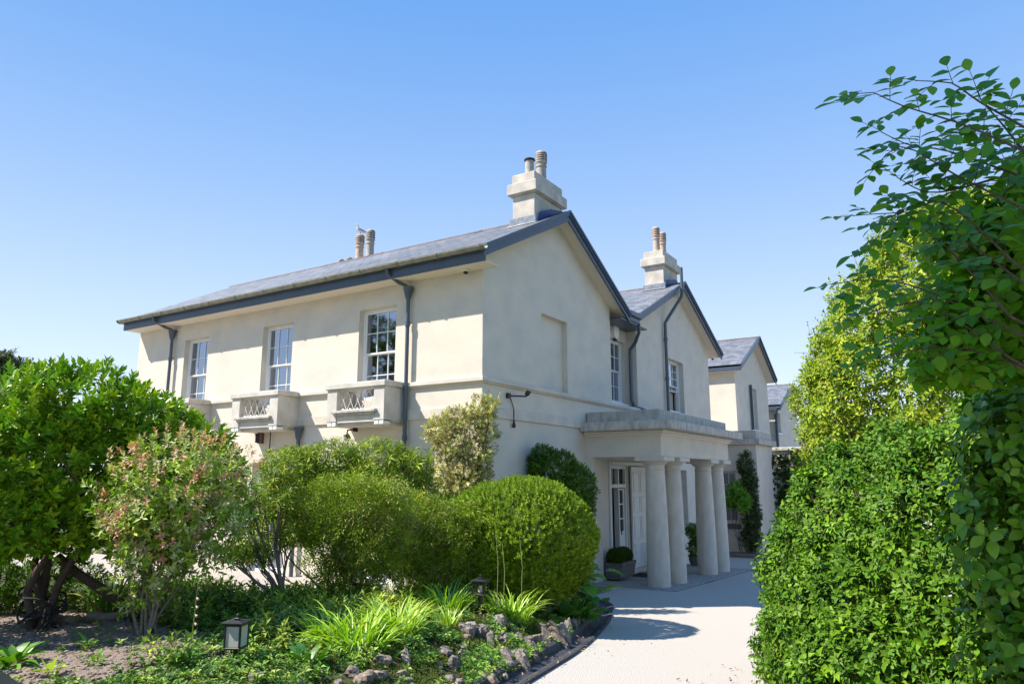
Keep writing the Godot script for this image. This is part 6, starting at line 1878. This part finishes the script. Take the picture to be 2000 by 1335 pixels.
		var ms := [[p.x, p.y + e[2] + e[4] * 0.3, p.z, 0.22, e[4] * 0.35], [p.x + 0.12, p.y + e[2] + e[4] * 0.65, p.z + 0.1, 0.2, e[4] * 0.3], [p.x - 0.1, p.y + e[2] + e[4] * 0.9, p.z - 0.05, 0.16, e[4] * 0.25]]
		stems(t, p + Vector3(0, e[2] * 0.8, 0), ms, 0.01, M.bark, 0.05)
		crown("foliage", t, ms, 260, sprig(8, 0.08, 0.035, 0.06, -0.1, 1.0), M.leaf, 0.8, 1.2, [c(0.05, 0.13, 0.025), c(0.08, 0.18, 0.03)], 0.6, 0.4)
	# drain cover in the drive
	t = thing("drain_cover", "small dark drain cover in the drive beyond the columns", "drain cover", Vector3(-5.45, drive_h(-20.9) + 0.006, -20.9))
	st = begin()
	mbox(st, Vector3(-0.22, -0.02, -0.16), Vector3(0.22, 0.008, 0.16), 0.004)
	for k in 6: mbox(st, Vector3(-0.18, 0.006, -0.13 + k * 0.05), Vector3(0.18, 0.014, -0.105 + k * 0.05), 0.002)
	obj("cover", st, M.black_matt, t)
	# hose round the foot of the tree
	t = thing("garden_hose", "black hose looped round the foot of the glossy tree", "hose", on_land(-8.33, -3.95))
	st = begin()
	for k in 4:
		var pts := []
		var rr := []
		for i in 25:
			var a := TAU * i / 24
			pts.append(Vector3(cos(a) * (0.17 + 0.015 * k), 0.09 + 0.07 * k + 0.10 * sin(a + k * 1.9) + 0.03 * sin(3 * a), sin(a) * (0.19 + 0.01 * k)))
			rr.append(0.011)
		tube(st, pts, rr, 7, false)
	for k in 3:
		tube(st, [Vector3(0.18, 0.25, -0.05 + 0.05 * k), Vector3(0.24 + 0.03 * k, 0.12, 0.0 + 0.06 * k), Vector3(0.22, 0.0, 0.05 + 0.05 * k)], [0.011, 0.011, 0.011], 7)
	obj("loops", st, M.rubber, t)
	# weathered log edging
	for e in [[-8.05, -4.55, 0.5, 0.9, "pale split log lying in the bed beneath the slanting tree limb"], [-8.35, -4.2, 0.32, 0.4, "short weathered log beside the looped hose"]]:
		t = thing("log", e[4], "log", on_land(e[0], e[1]) + Vector3(0, 0.05, 0), e[3])
		st = begin()
		var pts := []
		var rr := []
		for i in 7:
			pts.append(Vector3(lerpf(-e[2] * 0.5, e[2] * 0.5, i / 6.0), 0.012 * sin(i * 2.1), 0.01 * cos(i * 1.7)))
			rr.append(0.05 + 0.008 * sin(i * 1.3))
		tube(st, pts, rr, 8)
		obj("wood", st, M.pale_bark, t)
	car()

# parked car whose bonnet edge shows in the near left corner
func car() -> void:
	var t := thing("parked_car", "dark car with only the edge of its bonnet showing at bottom left", "car", Vector3(-4.35, 0.70, -0.50))
	# sections along x from the nose (+) to the tail (-): [x, half width, bottom, shoulder height, top half width, top height]
	var sec := [[2.08, 0.62, 0.34, 0.62, 0.50, 0.66], [1.98, 0.77, 0.26, 0.75, 0.62, 0.81], [1.6, 0.86, 0.22, 0.87, 0.70, 0.94], [0.95, 0.89, 0.22, 0.95, 0.72, 1.02], [0.80, 0.89, 0.22, 0.94, 0.70, 1.03], [0.10, 0.90, 0.22, 0.95, 0.58, 1.42], [-0.7, 0.90, 0.22, 0.96, 0.57, 1.46], [-1.5, 0.89, 0.22, 0.97, 0.54, 1.36], [-2.0, 0.85, 0.26, 0.95, 0.60, 1.0], [-2.12, 0.76, 0.34, 0.80, 0.6, 0.85]]
	var ring := func(s) -> Array:
		var x: float = s[0]
		var out := []
		for e in [[0.85, s[2]], [1.0, s[2] + 0.14], [1.02, lerpf(s[2], s[3], 0.55)], [1.0, s[3] - 0.03], [0.965, s[3]]]: out.append(Vector3(x, e[1], s[1] * e[0]))
		out.append(Vector3(x, s[5] - 0.03, s[4] + 0.04))
		out.append(Vector3(x, s[5], s[4] * 0.8))
		out.append(Vector3(x, s[5] + 0.015, 0))
		for k in range(6, -1, -1): out.append(out[k] * Vector3(1, 1, -1))
		return out
	var st := begin()
	var gl := begin()
	for i in sec.size() - 1:
		var a: Array = ring.call(sec[i])
		var b: Array = ring.call(sec[i + 1])
		for j in a.size() - 1:
			var mid: Vector3 = (a[j] + b[j + 1]) * 0.5
			var glassy: bool = (j in [4, 9] and i in [4, 5, 6]) or (j in [5, 6, 7, 8] and i in [4, 7])
			quad(gl if glassy else st, a[j], a[j + 1], b[j + 1], b[j], Vector3(0, mid.y - 0.6, mid.z))
	for s in [0, sec.size() - 1]:
		var r: Array = ring.call(sec[s])
		var cc := Vector3(sec[s][0], 0.5, 0)
		for j in r.size(): tri(st, cc, r[j], r[(j + 1) % r.size()], Vector3(1 if s == 0 else -1, 0, 0))
	var body := obj("body", st, M.car, t)
	obj("windows", gl, M.dark_glass, t)
	for e in [[1.35, 0.78], [1.35, -0.78], [-1.35, 0.78], [-1.35, -0.78]]:
		st = begin()
		lathe(st, [Vector2(0.20, -0.1), Vector2(0.31, -0.1), Vector2(0.325, -0.07), Vector2(0.325, 0.07), Vector2(0.31, 0.1), Vector2(0.2, 0.1)], 28)
		var w := obj("wheel", st, M.rubber, t)
		w.transform = Transform3D(Basis(Vector3.RIGHT, PI * 0.5), Vector3(e[0], 0.325, e[1]))
		st = begin()
		lathe(st, [Vector2(0.0, -0.085), Vector2(0.2, -0.085), Vector2(0.2, 0.085), Vector2(0.0, 0.085)], 20)
		obj("rim", st, M.chrome, w)
	for s in [-1.0, 1.0]:
		st = begin()
		cbox(st, Vector3(1.97, 0.62, s * 0.58), Vector3(0.07, 0.07, 0.15), 0.03, Basis(Vector3.UP, -s * 0.35))
		obj("headlight", st, M.frosted, t)
		st = begin()
		cbox(st, Vector3(0.55, 1.02, s * 0.99), Vector3(0.06, 0.07, 0.1), 0.03)
		obj("mirror", st, M.car, t)

func _ready() -> void:
	rng.seed = 20240611
	bump.seed = 7
	bump.frequency = 0.01
	bump.fractal_octaves = 3
	# camera
	var cam := Camera3D.new()
	cam.name = "camera"
	cam.position = Vector3(0, 2.31, 0)
	cam.rotation = Vector3(deg_to_rad(10.732), deg_to_rad(32.412), 0)
	cam.fov = rad_to_deg(2.0 * atan(667.5 / 1385.0))
	cam.near = 0.1
	cam.far = 3000.0
	add_child(cam)
	cam.current = true
	# sky, exposure
	var env := Environment.new()
	var sky := Sky.new()
	var sm := ProceduralSkyMaterial.new()
	sm.sky_top_color = lin(0.042, 0.17, 0.44)
	sm.sky_horizon_color = lin(0.535, 0.612, 0.655)
	sm.sky_curve = 0.23
	sm.ground_horizon_color = Color(0.62, 0.64, 0.60)
	sm.ground_bottom_color = Color(0.40, 0.42, 0.36)
	sm.sun_angle_max = 0.0
	sky.sky_material = sm
	env.background_mode = Environment.BG_SKY
	env.sky = sky
	env.background_energy_multiplier = 1.0
	env.tonemap_mode = Environment.TONE_MAPPER_LINEAR
	env.tonemap_exposure = 2.0
	env.sdfgi_enabled = true
	env.ssao_enabled = true
	env.ssil_enabled = true
	var we := WorldEnvironment.new()
	we.name = "world_environment"
	we.environment = env
	add_child(we)
	# sun
	var sun := DirectionalLight3D.new()
	sun.name = "sun"
	sun.light_energy = 1.45
	sun.light_color = Color(1.0, 0.975, 0.935)
	sun.light_angular_distance = 0.5
	sun.shadow_enabled = true
	add_child(sun)
	sun.look_at_from_position(Vector3(-78, 108, 59.3), Vector3.ZERO)
	make_materials()
	build_ground()
	build_house()
	build_wings()
	build_plants()
	build_hedges()
	far_plants()
	build_small()
